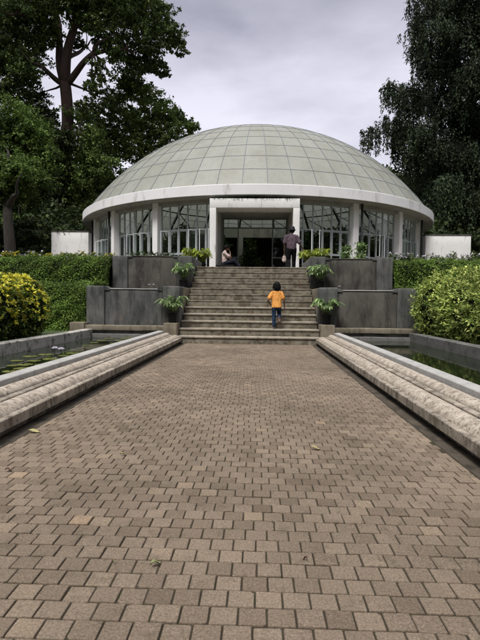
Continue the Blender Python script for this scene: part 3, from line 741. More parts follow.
for i in range(9):
    y = 5.8 + i * .60; rb.append(((4.72 + random.uniform(-.05, .08), y, .82), (.66, .62, .74 + random.uniform(-.05, .06))))
rb += [((4.78, 11.05, .92), (.88, .62, .86)), ((5.5, 10.6, 1.0), (.95, .8, .88)), ((5.8, 9.4, .98), (1.0, .9, .86)), ((5.9, 8, .95), (1, 1, .82)), ((6.5, 10.4, 1.0), (.95, .8, .88)), ((7.1, 9.4, .98), (.95, .9, .84)), ((7.5, 10.5, 1.0), (.95, .9, .88)), ((4.95, 10.2, .95), (.8, .7, .84))]
bush('variegated_bush', 'broad rounded bush of pale green variegated leaves beside the right pond', rb, 125000, .078, M['lf_var'], aspect=.45)
# low flowering plants along the hedge tops
def flower_mesh(kind):
    P = []; D_ = []; L_ = []; idx = []
    nst = 16
    for i in range(nst):
        a = random.random() * 6.28; r = random.random() * .12
        b = Vector((r * math.cos(a), r * math.sin(a), 0)); tip = b + Vector((random.gauss(0, .05), random.gauss(0, .05), random.uniform(.12, .3)))
        for k in range(9):
            p = b.lerp(tip, k / 8); P.append(p); D_.append((random.gauss(0, 1), random.gauss(0, 1), .5)); L_.append(.075); idx.append(0)
        if random.random() < .45:
            for k in range(9): P.append(tip + Vector((random.gauss(0, .012), random.gauss(0, .012), random.gauss(0, .012)))); D_.append((random.gauss(0, 1), random.gauss(0, 1), .4)); L_.append(.052); idx.append(1)
    P = np.array([tuple(p) for p in P]); D_ = np.array(D_); L_ = np.array(L_); n = len(P)
    return P, D_, L_, np.array(idx), n
def flower_protos(mat_fl, m):
    out = []
    for i in range(m):
        P, D_, L_, idx, n = flower_mesh(0)
        o = leaf_mesh('flowering_plant', P, D_, rdir(n) * .5 + np.array([0, 0, 1]), L_, L_ * .5, [M['lf_mid'], mat_fl], None, idx); out.append(o)
    return out
def scatter_flowers(protos, spots, label, cat, grp):
    for i, (x, y, z, s_) in enumerate(spots):
        p = protos[i % len(protos)]
        o = p if i < len(protos) else link(p.copy())
        o.location = (x, y, z); o.rotation_euler.z = random.random() * 6.28; o.scale = (s_,) * 3; tag(o, label, cat, grp)
scatter_flowers(flower_protos(M['pet_yellow'], 4), [(-4.35 - i * .235 + random.uniform(-.08, .08), 14.3 + random.uniform(-.3, .5), 2.22, random.uniform(.7, 1.1)) for i in range(26)], 'small yellow flowering plant on top of the left hedge', 'flower', 'yellow flowers on the left hedge')
scatter_flowers(flower_protos(M['pet_white'], 4), [(-4.5 - i * .38 + random.uniform(-.1, .1), 14.9 + random.uniform(-.2, .3), 2.22, random.uniform(.9, 1.2)) for i in range(13)], 'small pale flowering plant behind the yellow ones on the left hedge', 'flower', 'pale flowers on the left hedge')
scatter_flowers(flower_protos(M['pet_white'], 4), [(4.4 + i * .22 + random.uniform(-.1, .1), 14.6 + random.uniform(-.3, .6), 2.2, random.uniform(.9, 1.35)) for i in range(24)], 'small pale flowering plant on top of the right hedge', 'flower', 'pale flowers on the right hedge')

# ------------------------------------------------------------------ fronded potted plants
def frond_mesh(nfr, reach, height, leaflet, blade=False):
    P = []; D_ = []; L_ = []; stems = MB()
    for i in range(nfr):
        a = 2 * PI * i / nfr + random.uniform(-.3, .3); rr = reach * random.uniform(.6, 1.1); hh = height * random.uniform(.6, 1.15)
        pts = []
        for k in range(9):
            t_ = k / 8; pts.append(Vector((math.cos(a) * rr * t_, math.sin(a) * rr * t_, hh * (math.sin(t_ * PI * .66) * 1.25))))
        stems.tube(pts, [.006 - .0005 * k for k in range(9)], 5)
        for k in range(2, 9):
            tng = (pts[k] - pts[k - 1]).normalized(); sd_ = tng.cross(Vector((0, 0, 1))).normalized()
            for sg in (-1, 1):
                for q in range(2):
                    p = pts[k - 1].lerp(pts[k], q * .5 + .25); P.append(p); dd = tng * .75 + sd_ * sg * .9 + Vector((0, 0, -.18)); D_.append(dd); L_.append(leaflet * (1.1 - .07 * abs(k - 4)))
        P.append(pts[-1]); D_.append(tng); L_.append(leaflet)
    return np.array([tuple(p) for p in P]), np.array([tuple(d) for d in D_]), np.array(L_), stems
def potted(loc, label, mat, reach=.30, height=.30, pot=.115, poth=.24, leaflet=.13, nfr=13, group='potted palms beside the stairs'):
    t = empty('potted_plant', loc, label, 'potted plant', group)
    mb = MB(); r = pot
    mb.lathe([(0, .0), (r * .72, 0), (r * .78, .02), (r * .95, poth - .035), (r * 1.06, poth - .03), (r * 1.08, poth), (r * .96, poth), (r * .93, poth - .03), (0, poth - .03)], 24)
    mb.build('pot', M['black'], t, False)
    P, D_, L_, st = frond_mesh(nfr, reach, height, leaflet)
    P[:, 2] += poth - .02; n = len(P)
    f = leaf_mesh('fronds', P, D_, rdir(n) * .25 + np.array([0, 0, 1]), L_ * RNG.uniform(.8, 1.2, n), L_ * .25, mat, t)
    s_ = st.build('stems', M['stem'], t); s_.location.z = poth - .02
potted((-1.89, 11.42, .475), 'green palm in a black pot on the left pedestal at the bottom step', M['lf_palm'], .35, .33, .115, .24, .12, 18)
potted((1.89, 11.42, .475), 'green palm in a black pot on the right pedestal at the bottom step', M['lf_palm'], .37, .30, .125, .24, .13, 19)
potted((-1.95, 13.45, 1.382), 'green palm in a black pot on the lower left planter', M['lf_palm'], .33, .36, .115, .24, .125, 18)
potted((2.0, 13.45, 1.382), 'silvery green palm in a black pot on the lower right planter', M['lf_palm'], .36, .33, .12, .24, .13, 19)
potted((-1.78, 16.5, PL), 'lime green plant in a black pot at the stair head by the left planter', M['lf_lime'], .36, .40, .14, .24, .13, 26)
potted((-2.25, 16.6, PL), 'pale green plant behind the upper left planter', M['lf_lime'], .30, .40, .13, .25, .13, 20)
potted((1.98, 16.6, PL), 'lime green plant in a black pot at the stair head by the right planter', M['lf_lime'], .36, .38, .14, .24, .13, 26)
potted((2.42, 16.6, PL), 'pale yellow green plant behind the upper right planter', M['lf_lime'], .34, .40, .13, .27, .13, 22)
# low plants growing inside the planters
def tuft(name, loc, label, mat, n=120, r=.25, h=.25, L=.08, cat='plant', grp=None):
    P = np.stack([RNG.normal(size=n) * r * .5, RNG.normal(size=n) * r * .4, RNG.random(n) * h], 1)
    D_ = rdir(n) * .8 + np.array([0, 0, .7]); o = leaf_mesh(name, P, D_, rdir(n), L * RNG.uniform(.6, 1.4, n), L * .4, mat, None, loc=loc); return tag(o, label, cat, grp)
for x in (-2.6, -2.95, -3.3, -3.6): tuft('leafy_plant', (x, 14.3, 2.27), 'low green plant growing in the upper left planter', M['lf_inner'], 130, .28, .2, .09, grp='low plants in the upper left planter')
for x, h_ in ((2.9, .5), (3.35, .62)): tuft('leafy_plant', (x, 14.5, 2.2), 'upright yellow green plant growing in the upper right planter' if x > 3 else 'thin stemmed plant growing in the upper right planter nearer the stairs', M['lf_palm'], 300, .14, h_, .12)
for x, z, lb in ((-2.63, 1.36, 'tiny white flower in the lower left planter, closer to the stairs'), (-2.75, 1.36, 'tiny white flower in the lower left planter, farther from the stairs'), (2.4, 1.36, 'tiny white flower in the lower right planter')):
    lotus(x, 12.6, z, lb, .05, .10)

# ------------------------------------------------------------------ trees
def tree(name, label, grp, trunkfn, blobs, n, L, mat, bark, sub=26, spread=.30, hang=0, shell=.75, aspect=.62, up=.5, cat='tree'):
    b0 = trunkfn[0]
    t = empty(name, b0, label, cat, grp); T = Matrix.Translation(t.location).inverted()
    mb = MB()
    for (p, q, r0, r1) in trunkfn[1]:
        pts_ = branchy(mb, p, q, r0, r1, .05)
        if r1 < .3: branchy(mb, q, Vector(q) + (Vector(q) - pts_[-3]).normalized() * r1 * 14, r1, .02, .15)
    for (c, r, *_) in blobs:
        c = Vector(c)
        # nearest limb end or point carries the mass
        best = min(((Vector(q) - c).length, i) for i, (p, q, r0, r1) in enumerate(trunkfn[1]))
        p, q, r0, r1 = trunkfn[1][best[1]]
        if (Vector(q) - c).length < 7 or len(trunkfn[1]) < 3: branchy(mb, q, c, min(r1 * .5, .14), .02, .10, 5, 5)
    o = mb.build('trunk', bark, None, True); o.parent = t; o.matrix_parent_inverse = T
    P, D_, Nn, Ls = blob_leaves(blobs, n, L, sub, spread, up, shell, hang)
    o = leaf_mesh('crown', P, D_, Nn, Ls, Ls * aspect, mat); o.parent = t; o.matrix_parent_inverse = T
    return t
def PB(lst, Y, dz=3.0, w=1.0):
    out = []
    for x, y, r in lst:
        yy = Y + random.uniform(-dz, dz); c = at(x, y, yy); rr = r / F * yy * w; out.append((tuple(c), (rr, rr * 1.1, rr * .85)))
    return out
# the giant at the left
Yg = 42
g0 = at(62, 262, Yg); g0.z = PL - .2
def g(x, y, dy=0): return tuple(at(x, y, Yg + dy))
limbs = [(tuple(g0), g(62, 165), .85, .60), (g(62, 166), g(63, 82), .60, .52), (g(63, 84), g(72, 32, -1), .5, .35), (g(63, 84), g(57, 35, 1), .42, .28), (g(66, 84), g(92, 55, -2), .30, .2),
         (g(91, 56, -2), g(122, 52, -2), .2, .12), (g(60, 84), g(38, 66, -2), .26, .14), (g(72, 34, -1), g(82, -20), .32, .2), (g(57, 36, 1), g(45, -15), .26, .15), (g(64, 60), g(84, 48, 3), .22, .13),
         (g(72, 20, -1), g(115, 5, -3), .2, .12), (g(57, 30, 1), g(15, 15, -3), .22, .12), (g(38, 66, -2), g(10, 50, -2), .14, .1), (g(122, 52, -2), g(150, 40, -2), .12, .08)]
bl = PB([(8, 8, 30), (38, 0, 26), (62, -12, 26), (92, 5, 25), (118, -2, 26), (142, 10, 20), (158, 22, 15), (167, 36, 14), (175, 50, 9), (150, 42, 18), (126, 30, 20), (102, 30, 18), (132, 60, 17), (150, 66, 12), (160, 72, 8),
         (110, 52, 13), (128, 82, 13), (142, 90, 10), (20, 38, 24), (3, 62, 24), (24, 66, 18), (10, 92, 20), (32, 96, 13), (84, 22, 14), (-15, 40, 30), (-20, 0, 34), (45, 30, 15), (40, 48, 10),
         (100, 72, 12), (92, 88, 9), (20, -30, 30), (60, -40, 30), (100, -35, 28), (135, -22, 22), (172, 38, 10), (75, 45, 8), (108, 108, 12), (88, 108, 12)], Yg, 3.5)
tree('giant_tree', 'huge broad tree with a thick reddish trunk towering left of the dome', None, (g0, limbs), bl, 115000, .25, M['lf_giant'], M['bark'], 26, .20, shell=.55, up=.9)
# middle tree behind the dome's left shoulder
def simple_tree(name, label, px, base_y, Y, pts, n, L, mat, dz=2, grp=None, bark=None, **kw):
    b = at(px, 262, Y); b.z = PL - .2; top = at(px + 2, base_y, Y)
    lim = [(tuple(b), tuple(top), .35, .22)]
    for i in range(4):
        x, y, r = pts[(i * 3) % len(pts)]; lim.append((tuple(top), tuple(at((px + x) / 2, (base_y + y) / 2, Y + random.uniform(-1, 1))), .2, .12))
    return tree(name, label, grp, (b, lim), PB(pts, Y, dz), n, L, mat, bark or M['bark_dark'], **kw)
simple_tree('broadleaf_tree', 'leafy green tree rising behind the left shoulder of the dome', 140, 150, 46, [(112, 98, 11), (130, 92, 13), (148, 100, 14), (160, 112, 13), (175, 120, 11), (190, 128, 8), (125, 118, 15), (143, 125, 17), (165, 135, 16), (185, 140, 12), (100, 128, 13), (115, 142, 18), (140, 150, 20), (95, 152, 16)],
            30000, .26, M['lf_mid'], 2.5, sub=22, spread=.22, shell=.6, up=.9)
simple_tree('slender_tree', 'thin dark tree between the giant trunk and the dome', 82, 150, 40, [(78, 118, 12), (90, 135, 13), (82, 155, 16), (98, 165, 16), (74, 178, 17), (95, 190, 17), (80, 205, 17), (70, 140, 10)], 17000, .23, M['lf_mid'], 2, sub=20, spread=.25, shell=.6, up=.9)
simple_tree('ivy_clad_tree', 'dense dark tree wrapped in climbers below the giant trunk', 45, 170, 38, [(40, 118, 14), (55, 140, 14), (52, 165, 18), (40, 185, 20), (62, 195, 18), (50, 215, 20), (70, 222, 16)], 30000, .26, M['lf_back'], 2, sub=20, spread=.3, shell=.6, up=.9)
simple_tree('rounded_tree', 'mid green rounded tree at the left edge in front of the giant', 8, 190, 31, [(10, 118, 20), (28, 132, 20), (-8, 130, 24), (38, 152, 18), (12, 150, 26), (28, 172, 20), (-10, 165, 26), (5, 185, 24), (4, 212, 22), (22, 205, 18), (12, 232, 18), (32, 225, 16), (-8, 235, 22)], 56000, .18, M['lf_near'], 1.5, sub=22, spread=.25, shell=.7, up=1.0)
simple_tree('light_green_tree', 'small bright green tree low at the left edge', 2, 205, 24, [(2, 165, 13), (14, 172, 12), (-8, 178, 18), (18, 184, 11), (6, 190, 14)], 16000, .16, M['lf_near'], 1, sub=16, spread=.25, shell=.7, up=1.1)
# weeping giant at the right
Yw = 37
def gw(x, y, dy=0): return tuple(at(x, y, Yw + dy))
w0 = at(446, 262, Yw); w0.z = PL - .2
limbs = [(tuple(w0), gw(448, 150), .75, .55), (gw(448, 152), gw(440, 60), .5, .32), (gw(448, 152), gw(475, 60, 2), .45, .3), (gw(444, 120), gw(400, 100, -2), .24, .1), (gw(446, 150), gw(392, 140, -1), .2, .08), (gw(440, 62), gw(418, 15), .25, .12), (gw(475, 62, 2), gw(480, -10, 1), .26, .14), (gw(447, 170), gw(425, 165, 1), .2, .1)]
bl = PB([(418, 12, 14), (440, 8, 20), (465, 0, 24), (412, 32, 12), (430, 38, 18), (455, 40, 22), (480, 30, 25), (412, 52, 10), (425, 66, 14), (445, 75, 20), (470, 80, 22), (408, 92, 12), (392, 92, 9), (380, 90, 6), (425, 100, 16), (450, 115, 22),
         (478, 120, 24), (400, 108, 11), (388, 122, 10), (372, 130, 8), (362, 132, 5), (400, 130, 13), (415, 135, 15), (392, 142, 9), (430, 150, 20), (460, 160, 24), (485, 165, 22), (408, 155, 11), (425, 172, 14), (500, 60, 30), (505, 0, 30), (500, 130, 30), (440, 185, 18), (455, 175, 18), (462, 195, 18), (445, 205, 18), (430, 210, 14), (468, 215, 16), (450, 225, 16)], Yw - 1, 3)
bl = [(c, (r[0] * 1.35, r[1] * 1.2, r[2] * .62)) for c, r in bl]
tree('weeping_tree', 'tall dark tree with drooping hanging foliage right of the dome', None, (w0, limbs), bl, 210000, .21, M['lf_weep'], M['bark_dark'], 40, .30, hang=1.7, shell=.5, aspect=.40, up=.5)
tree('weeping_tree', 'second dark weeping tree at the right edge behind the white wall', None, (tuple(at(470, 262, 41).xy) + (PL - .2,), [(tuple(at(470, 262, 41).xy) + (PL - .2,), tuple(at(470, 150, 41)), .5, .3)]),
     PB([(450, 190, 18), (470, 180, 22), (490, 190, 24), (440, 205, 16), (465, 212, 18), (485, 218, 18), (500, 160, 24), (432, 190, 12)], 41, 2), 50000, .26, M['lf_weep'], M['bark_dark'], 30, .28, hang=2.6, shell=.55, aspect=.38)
# background trees far behind, sharing two crowns
protos = []
def bg_tree(x, y, h, k, first):
    if first:
        b = [((random.uniform(-3, 3), random.uniform(-3, 3), random.uniform(2.5, 12)), random.uniform(2.2, 3.4)) for _ in range(14)]
        b = [(c, (r, r, r * .85)) for c, r in b]
        t = tree('forest_tree', 'x', 'dark forest trees behind the glasshouse', ((0, 0, 0), [((0, 0, 0), (0, 0, 7), .4, .25)]), b, 15000, .42, M['lf_back'], M['bark_dark'], 20, .3, shell=.55)
        t.location = (0, 0, 0)
        for ch in t.children: ch.matrix_parent_inverse = Matrix.Identity(4)
        protos.append(t); r = t
    else:
        p = protos[k]; r = link(p.copy())
        for ch in p.children: c = link(ch.copy()); c.parent = r
    r.location = (x, y, PL - .2); r.rotation_euler.z = random.random() * 6.28; s_ = h / 14.; r.scale = (s_, s_, s_)
    return r
spots = [(-34, 52, 20), (-27, 49, 17), (-21, 52, 15), (-15, 54, 13), (-9, 50, 12), (-3, 53, 12), (3, 50, 12), (9, 53, 12.5), (15, 50, 13), (21, 49, 15), (27, 46, 18), (34, 50, 20), (-13, 44, 11), (13, 43, 11), (-30, 40, 14), (30, 38, 14), (-22.5, 40, 11), (22, 41, 11)]
for i, (x, y, h) in enumerate(spots):
    r = bg_tree(x, y, h, i % 2, i < 2)
    if abs(x) < 16: r['label'] = 'dark forest tree glimpsed through the glass walls behind the building'; r['group'] = 'forest trees seen through the glasshouse'
    elif x < 0: r['label'] = 'dark forest tree far behind the left white wall'; r['group'] = 'forest trees behind the left wall'
    else: r['label'] = 'dark forest tree far behind the right white wall'; r['group'] = 'forest trees behind the right wall'
for i in range(7):  # unseen trees, added to darken what the glass reflects
    r = bg_tree(-42 + 14 * i + random.uniform(-2, 2), -33 + random.uniform(-3, 3), 25, i % 2, False)
    r['label'] = 'unseen tree added behind the path start to darken the glass reflections'; r['group'] = 'unseen trees added behind the path start'
for s_ in (-1, 1):  # unseen side trees, added so the panes reflect less sky
    for i in range(5):
        r = bg_tree(s_ * (27 + random.uniform(-2, 3)), -22 + 9.5 * i, 18, i % 2, False)
        r['label'] = 'unseen tree added far out on the %s side to darken the glass reflections' % ('left' if s_ < 0 else 'right'); r['group'] = 'unseen trees added beyond the ponds on the %s' % ('left' if s_ < 0 else 'right')
# undergrowth closing the ground level
ub = []
for s in (-1, 1):
    for i in range(26):
        x = s * random.uniform(10.5, 26); y = random.uniform(29, 38); ub.append(((x, y, PL + random.uniform(.6, 3.4)), (random.uniform(1.3, 2.4), 1.4, random.uniform(1.0, 1.8))))
for i in range(10):
    ub.append(((random.uniform(-19, -11.8), random.uniform(25.5, 28), PL + random.uniform(.5, 3.2)), (1.5, 1.1, 1.3)))
P, D_, Nn, Ls = blob_leaves(ub, 95000, .26, 20, .3, .7, .6)
tag(leaf_mesh('undergrowth', P, D_, Nn, Ls, Ls * .6, M['lf_back']), kind='stuff')
# shrubs near the building's left flank
tuft('dark_shrub', (-10.2, 24.3, PL), 'thin leafy shrub against the left white wall', M['lf_mid'], 500, .9, 1.1, .14, 'shrub')
tuft('dark_shrub', (9.9, 24.2, PL), 'thin leafy shrub against the right white wall', M['lf_mid'], 600, 1.0, 1.3, .14, 'shrub')
# hothouse plants inside
for i, (x, y, r, h) in enumerate([(-6.6, 24.4, .9, 2.0), (-5.0, 23.4, .9, 1.9), (-3.6, 22.5, .7, 2.2), (-2.6, 21.6, .5, 1.7), (2.6, 21.8, .7, 2.0), (3.8, 22.5, .8, 2.3), (5.2, 23.6, .9, 2.2), (6.8, 25.2, 1.0, 2.0), (-7.2, 29, 1.2, 2.6), (7.4, 29.5, 1.2, 2.6), (-5, 34.5, 1.3, 2.8), (-1.5, 36.4, 1.1, 2.6), (2.5, 36, 1.3, 2.8), (5.6, 34, 1.3, 2.8), (-1.5, 24.3, .45, 2.0), (-.25, 25.3, .38, 1.9)]):
    bl = [((x + random.uniform(-.4, .4), y + random.uniform(-.4, .4), PL + h * f), (r * random.uniform(.5, .9), r * .7, h * .22)) for f in (.25, .45, .6, .8, .95)]
    tree('hothouse_plant', 'tall leafy plant growing inside the glasshouse behind the panes', 'plants inside the glasshouse', (Vector((x, y, PL)), [((x, y, PL), (x, y, PL + h * .6), .05, .03)]), bl, 2600, .20, M['lf_inner'], M['bark_dark'], 12, .3, shell=.5, aspect=.4, cat='plant')

# ------------------------------------------------------------------ fallen leaves
lfm = leafmat('fallen_leaf', [(0, (.16, .20, .05)), (.5, (.30, .26, .09)), (1, (.32, .17, .07))], .2, patch=5)
def fallen(px, py, L, rz, label, m):
    X, Y = hit(px, py, 0)
    vs = []; n = 8
    for i in range(n + 1):
        t_ = i / n; wv = math.sin(PI * t_) ** .8 * L * .24
        for sg in (-1, 0, 1): vs.append((L * (t_ - .5), sg * wv, .004 + (.010 if sg else .003) + .008 * math.sin(t_ * 5)))
    fs = [(i * 3 + j, i * 3 + j + 1, i * 3 + j + 4, i * 3 + j + 3) for i in range(n) for j in range(2)]
    o = mesh_obj('fallen_leaf', vs, fs, m, None, True, (X, Y, .002)); o.rotation_euler.z = rz; tag(o, label, 'leaf', 'fallen leaves on the path')
yl = plain('yellowed_leaf', (.36, .32, .14), .6); gl_ = plain('green_fallen_leaf', (.20, .22, .10), .6); br = plain('brown_leaf', (.10, .05, .03), .7); pk = plain('pale_dry_leaf', (.45, .38, .30), .7)
fallen(156, 573, 0.046, .7, 'green curled leaf lying on the near left pavers', gl_)
fallen(112, 572, 0.019, 1.9, 'tiny yellow green leaf sliver left of the curled green leaf', yl)
fallen(29, 436, 0.099, -.1, 'long yellow leaf on the path by the left bench', yl)
fallen(122, 459, 0.037, .5, 'small yellow leaf on the left middle of the path', yl)
fallen(317, 450, 0.068, -.2, 'pale leaf right of the middle of the path', yl)
fallen(309, 565, 0.022, 2.3, 'small dark brown leaf on the near right pavers', br)
fallen(347, 378, 0.062, 0, 'small pale scrap near the right bench', pk)
fallen(2, 477, 0.037, .2, 'reddish dry leaf at the left edge of the path', br)
fallen(222, 421, 0.037, 1, 'small dry leaf in the middle of the path', pk)
fallen(196, 401, 0.031, 1, 'tiny pale scrap on the far left middle of the path', pk)

# ------------------------------------------------------------------ people
def capsules(segs, voxel=.010, smooth=5, name='body', mat=None, parent=None, loc=(0, 0, 0), cut=None):
    """segs: (p, q, r0, r1[, flat]) tapered limbs fused into one continuous surface"""
    bm = bmesh.new()
    for sgm in segs:
        p, q, r0, r1 = Vector(sgm[0]), Vector(sgm[1]), sgm[2], sgm[3]
        sx = sgm[4] if len(sgm) > 4 else (1, 1)     # cross-section scale along a side axis / depth axis
        side = Vector(sgm[5]) if len(sgm) > 5 else Vector((1, 0, 0))
        d = (q - p); L = d.length; dn = d.normalized() if L > 1e-6 else Vector((0, 0, 1))
        a = side - dn * side.dot(dn); a = a.normalized() if a.length > 1e-3 else dn.orthogonal().normalized(); b = dn.cross(a)
        n = 14; rings = []
        prof = [(-r0 * math.cos(th), r0 * math.sin(th)) for th in np.linspace(.12, PI / 2, 5)] + [(L + r1 * math.sin(th), r1 * math.cos(th)) for th in np.linspace(0, PI / 2 - .12, 5)]
        for h_, r in prof:
            rings.append([bm.verts.new(p + dn * h_ + (a * math.cos(2 * PI * j / n) * sx[0] + b * math.sin(2 * PI * j / n) * sx[1]) * r) for j in range(n)])
        for i in range(len(rings) - 1):
            for j in range(n): bm.faces.new((rings[i][j], rings[i][(j + 1) % n], rings[i + 1][(j + 1) % n], rings[i + 1][j]))
        bm.faces.new(rings[0][::-1]); bm.faces.new(rings[-1])
    me = bpy.data.meshes.new(name); bm.to_mesh(me); bm.free()
    o = bpy.data.objects.new(name, me); link(o)
    r = o.modifiers.new('fuse', 'REMESH'); r.mode = 'VOXEL'; r.voxel_size = voxel; r.use_smooth_shade = True
    if smooth: s_ = o.modifiers.new('soft', 'SMOOTH'); s_.iterations = smooth; s_.factor = .5
    dg = bpy.context.evaluated_depsgraph_get(); m2 = bpy.data.meshes.new_from_object(o.evaluated_get(dg))
    o.modifiers.clear(); o.data = m2; m2.name = name
    if cut is not None:
        bm = bmesh.new(); bm.from_mesh(m2)
        r_ = bmesh.ops.bisect_plane(bm, geom=bm.verts[:] + bm.edges[:] + bm.faces[:], plane_co=(0, 0, cut), plane_no=(0, -.12, -1), clear_outer=True)
        bmesh.ops.holes_fill(bm, edges=[e for e in r_['geom_cut'] if isinstance(e, bmesh.types.BMEdge)]); bm.to_mesh(m2); bm.free()
    m2.materials.clear(); m2.materials.append(mat)
    m2.polygons.foreach_set('use_smooth', [True] * len(m2.polygons))
    if parent: o.parent = parent
    o.location = loc; return o
def hand(p, dirv, palm_n, s=1.0, curl=.5):
    """palm, four fingers and a thumb from wrist p"""
    p = Vector(p); d = Vector(dirv).normalized(); nn = Vector(palm_n); nn = (nn - d * nn.dot(d)).normalized(); sd_ = d.cross(nn)
    L = .075 * s; out = [(p, p + d * L, .026 * s, .034 * s, (1.15, .5), sd_)]
    for i, (o_, ln) in enumerate(((-.030, .060), (-.010, .070), (.011, .066), (.030, .052))):
        k = p + d * L * .95 + sd_ * o_ * s; c1 = k + (d * math.cos(curl * .5) + nn * math.sin(curl * .5)) * ln * s * .5; c2 = c1 + (d * math.cos(curl * 1.4) + nn * math.sin(curl * 1.4)) * ln * s * .55
        out += [(k, c1, .0095 * s, .0085 * s), (c1, c2, .0085 * s, .007 * s)]
    k = p + d * L * .3 + sd_ * -.028 * s; c1 = k + (d * .6 - sd_ * .75 + nn * .3).normalized() * .04 * s; c2 = c1 + (d * .9 - sd_ * .2 + nn * .3).normalized() * .032 * s
    out += [(k, c1, .012 * s, .010 * s), (c1, c2, .010 * s, .008 * s)]
    return out
def head(c, s, fwd):
    c = Vector(c); f = Vector(fwd).normalized(); sd_ = f.cross(Vector((0, 0, 1))).normalized(); u = Vector((0, 0, 1))
    return [(c + u * .02 * s - f * .01 * s, c + u * .045 * s + f * .005 * s, .083 * s, .080 * s, (.9, 1.05), sd_), (c + u * .01 * s + f * .02 * s, c - u * .055 * s + f * .04 * s, .070 * s, .040 * s, (.9, .9), sd_),
            (c + f * .088 * s - u * .002 * s, c + f * .102 * s - u * .022 * s, .008 * s, .013 * s), (c + f * .078 * s - u * .045 * s - sd_ * .018 * s, c + f * .078 * s - u * .045 * s + sd_ * .018 * s, .009 * s, .009 * s),
            (c + sd_ * .078 * s - f * .005 * s + u * .01 * s, c + sd_ * .080 * s - f * .005 * s - u * .02 * s, .015 * s, .010 * s), (c - sd_ * .078 * s - f * .005 * s + u * .01 * s, c - sd_ * .080 * s - f * .005 * s - u * .02 * s, .015 * s, .010 * s)]
def eyes(c, s, fwd, parent):
    c = Vector(c); f = Vector(fwd).normalized(); sd_ = f.cross(Vector((0, 0, 1))).normalized()
    for sg in (-1, 1):
        q = c + f * .074 * s + sd_ * sg * .03 * s + Vector((0, 0, .006 * s))
        bm = bmesh.new(); bmesh.ops.create_uvsphere(bm, u_segments=12, v_segments=8, radius=.011 * s)
        me = bpy.data.meshes.new('eye'); bm.to_mesh(me); bm.free(); me.materials.append(M['eye']); o = bpy.data.objects.new('eye', me); link(o); o.parent = parent; o.location = q
M['eye'] = plain('eye_dark', (.03, .02, .015), .2); M['hair'] = plain('black_hair', (.005, .0045, .0045), .7, .4, 60, spec=.15)
M['skin1'] = plain('brown_skin', (.085, .045, .03), .5, .08); M['skin2'] = plain('light_brown_skin', (.17, .09, .06), .5, .08)
def cloth(name, a, b, scale=14, kind='noise'):
    m, nt, out = new_mat(name); tc = N(nt, 'ShaderNodeTexCoord').outputs['Object']
    c = ramp(nt, noise(nt, tc, scale, 6, .6), [(.38, a), (.62, b)])
    if kind == 'check':
        br_ = N(nt, 'ShaderNodeTexChecker', inp={'Scale': 26}); nt.links.new(tc, br_.inputs[0]); c = mixc(nt, br_.outputs[1], c, (.085, .06, .075))
    p = N(nt, 'ShaderNodeBsdfPrincipled', inp={'Roughness': .9}); p.inputs['Specular IOR Level'].default_value = .08; nt.links.new(c, p.inputs['Base Color'])
    nt.links.new(bump(nt, noise(nt, tc, 12, 4, .5, (1, 1, .45)), 1.0, .06), p.inputs['Normal']); nt.links.new(p.outputs[0], out.inputs[0]); return m
M['orange'] = cloth('orange_shirt', (.60, .27, .07), (.70, .33, .09), 5); M['jean'] = cloth('blue_jeans', (.007, .014, .035), (.03, .055, .11), 10)
M['plum'] = cloth('plum_checked_shirt', (.075, .055, .068), (.14, .105, .125), 20, 'check'); M['blackcloth'] = cloth('black_trousers', (.006, .006, .007), (.012, .012, .014))
M['pinkcloth'] = cloth('pale_pink_blouse', (.42, .33, .31), (.58, .47, .44)); M['navycloth'] = cloth('dark_skirt_cloth', (.012, .013, .02), (.03, .03, .045))

# child climbing the second step, seen from behind (+Y is away from the camera)
zt = 2 * RISE
t = empty('person', (.68, 11.52, zt), 'child in an orange T-shirt and blue jeans running up the stairs', 'child')
t.scale = (.84, .86, .87)
hip = Vector((0, .02, .64)); chest = Vector((.0, .11, .98)); neck = Vector((.0, .13, 1.08)); hc = Vector((.005, .16, 1.215))
lk, la = Vector((-.075, .02, .34)), Vector((-.07, -.02, .06)); rk, ra = Vector((.085, .16, .40)), Vector((.075, -.12, .30))
lhp, rhp = hip + Vector((-.07, 0, -.02)), hip + Vector((.07, 0, -.02))
ls, rs = chest + Vector((-.135, 0, .03)), chest + Vector((.135, 0, .03))
le, lw_ = Vector((-.26, .02, .80)), Vector((-.16, .10, .665)); re, rw = Vector((.215, .03, .80)), Vector((.235, .06, .62))
body = [(hip, chest, .095, .105, (1.2, .78)), (chest, neck, .075, .042), (neck, hc, .040, .042)] + head(hc, .97, (0, .96, .1)) + \
    [(lhp, lk, .068, .048), (lk, la, .045, .030), (rhp, rk, .068, .048), (rk, ra, .045, .030),
     (la, la + Vector((0, .10, -.028)), .028, .022, (1.2, .7)), (la + Vector((0, -.02, -.025)), la, .028, .03), (la + Vector((0, .10, -.03)), la + Vector((0, .145, -.035)), .022, .016, (1.6, .7)),
     (ra, ra + Vector((.005, -.04, -.085)), .030, .034, (1.2, .7)), (ra + Vector((.005, -.04, -.085)), ra + Vector((.005, -.03, -.15)), .034, .020, (1.3, .6)),
     (ls, le, .040, .032), (le, lw_, .030, .021), (rs, re, .040, .032), (re, rw, .030, .021)] + \
    hand(lw_, (.5, .4, -.5), (.6, .2, .4), .78, .9) + hand(rw, (.1, .15, -1), (-1, 0, 0), .78, .7)
capsules(body, .0075, 3, 'body', M['skin1'], t)
capsules([(hip + Vector((0, 0, -.03)), chest + Vector((0, 0, -.02)), .124, .118, (1.24, .84)), (chest + Vector((-.08, 0, .035)), chest + Vector((.08, 0, .035)), .072, .072), (chest, neck + Vector((0, 0, -.01)), .09, .052),
          (ls, ls.lerp(le, .62), .060, .066), (rs, rs.lerp(re, .62), .060, .066)], .008, 4, 'shirt', M['orange'], t, cut=.60)
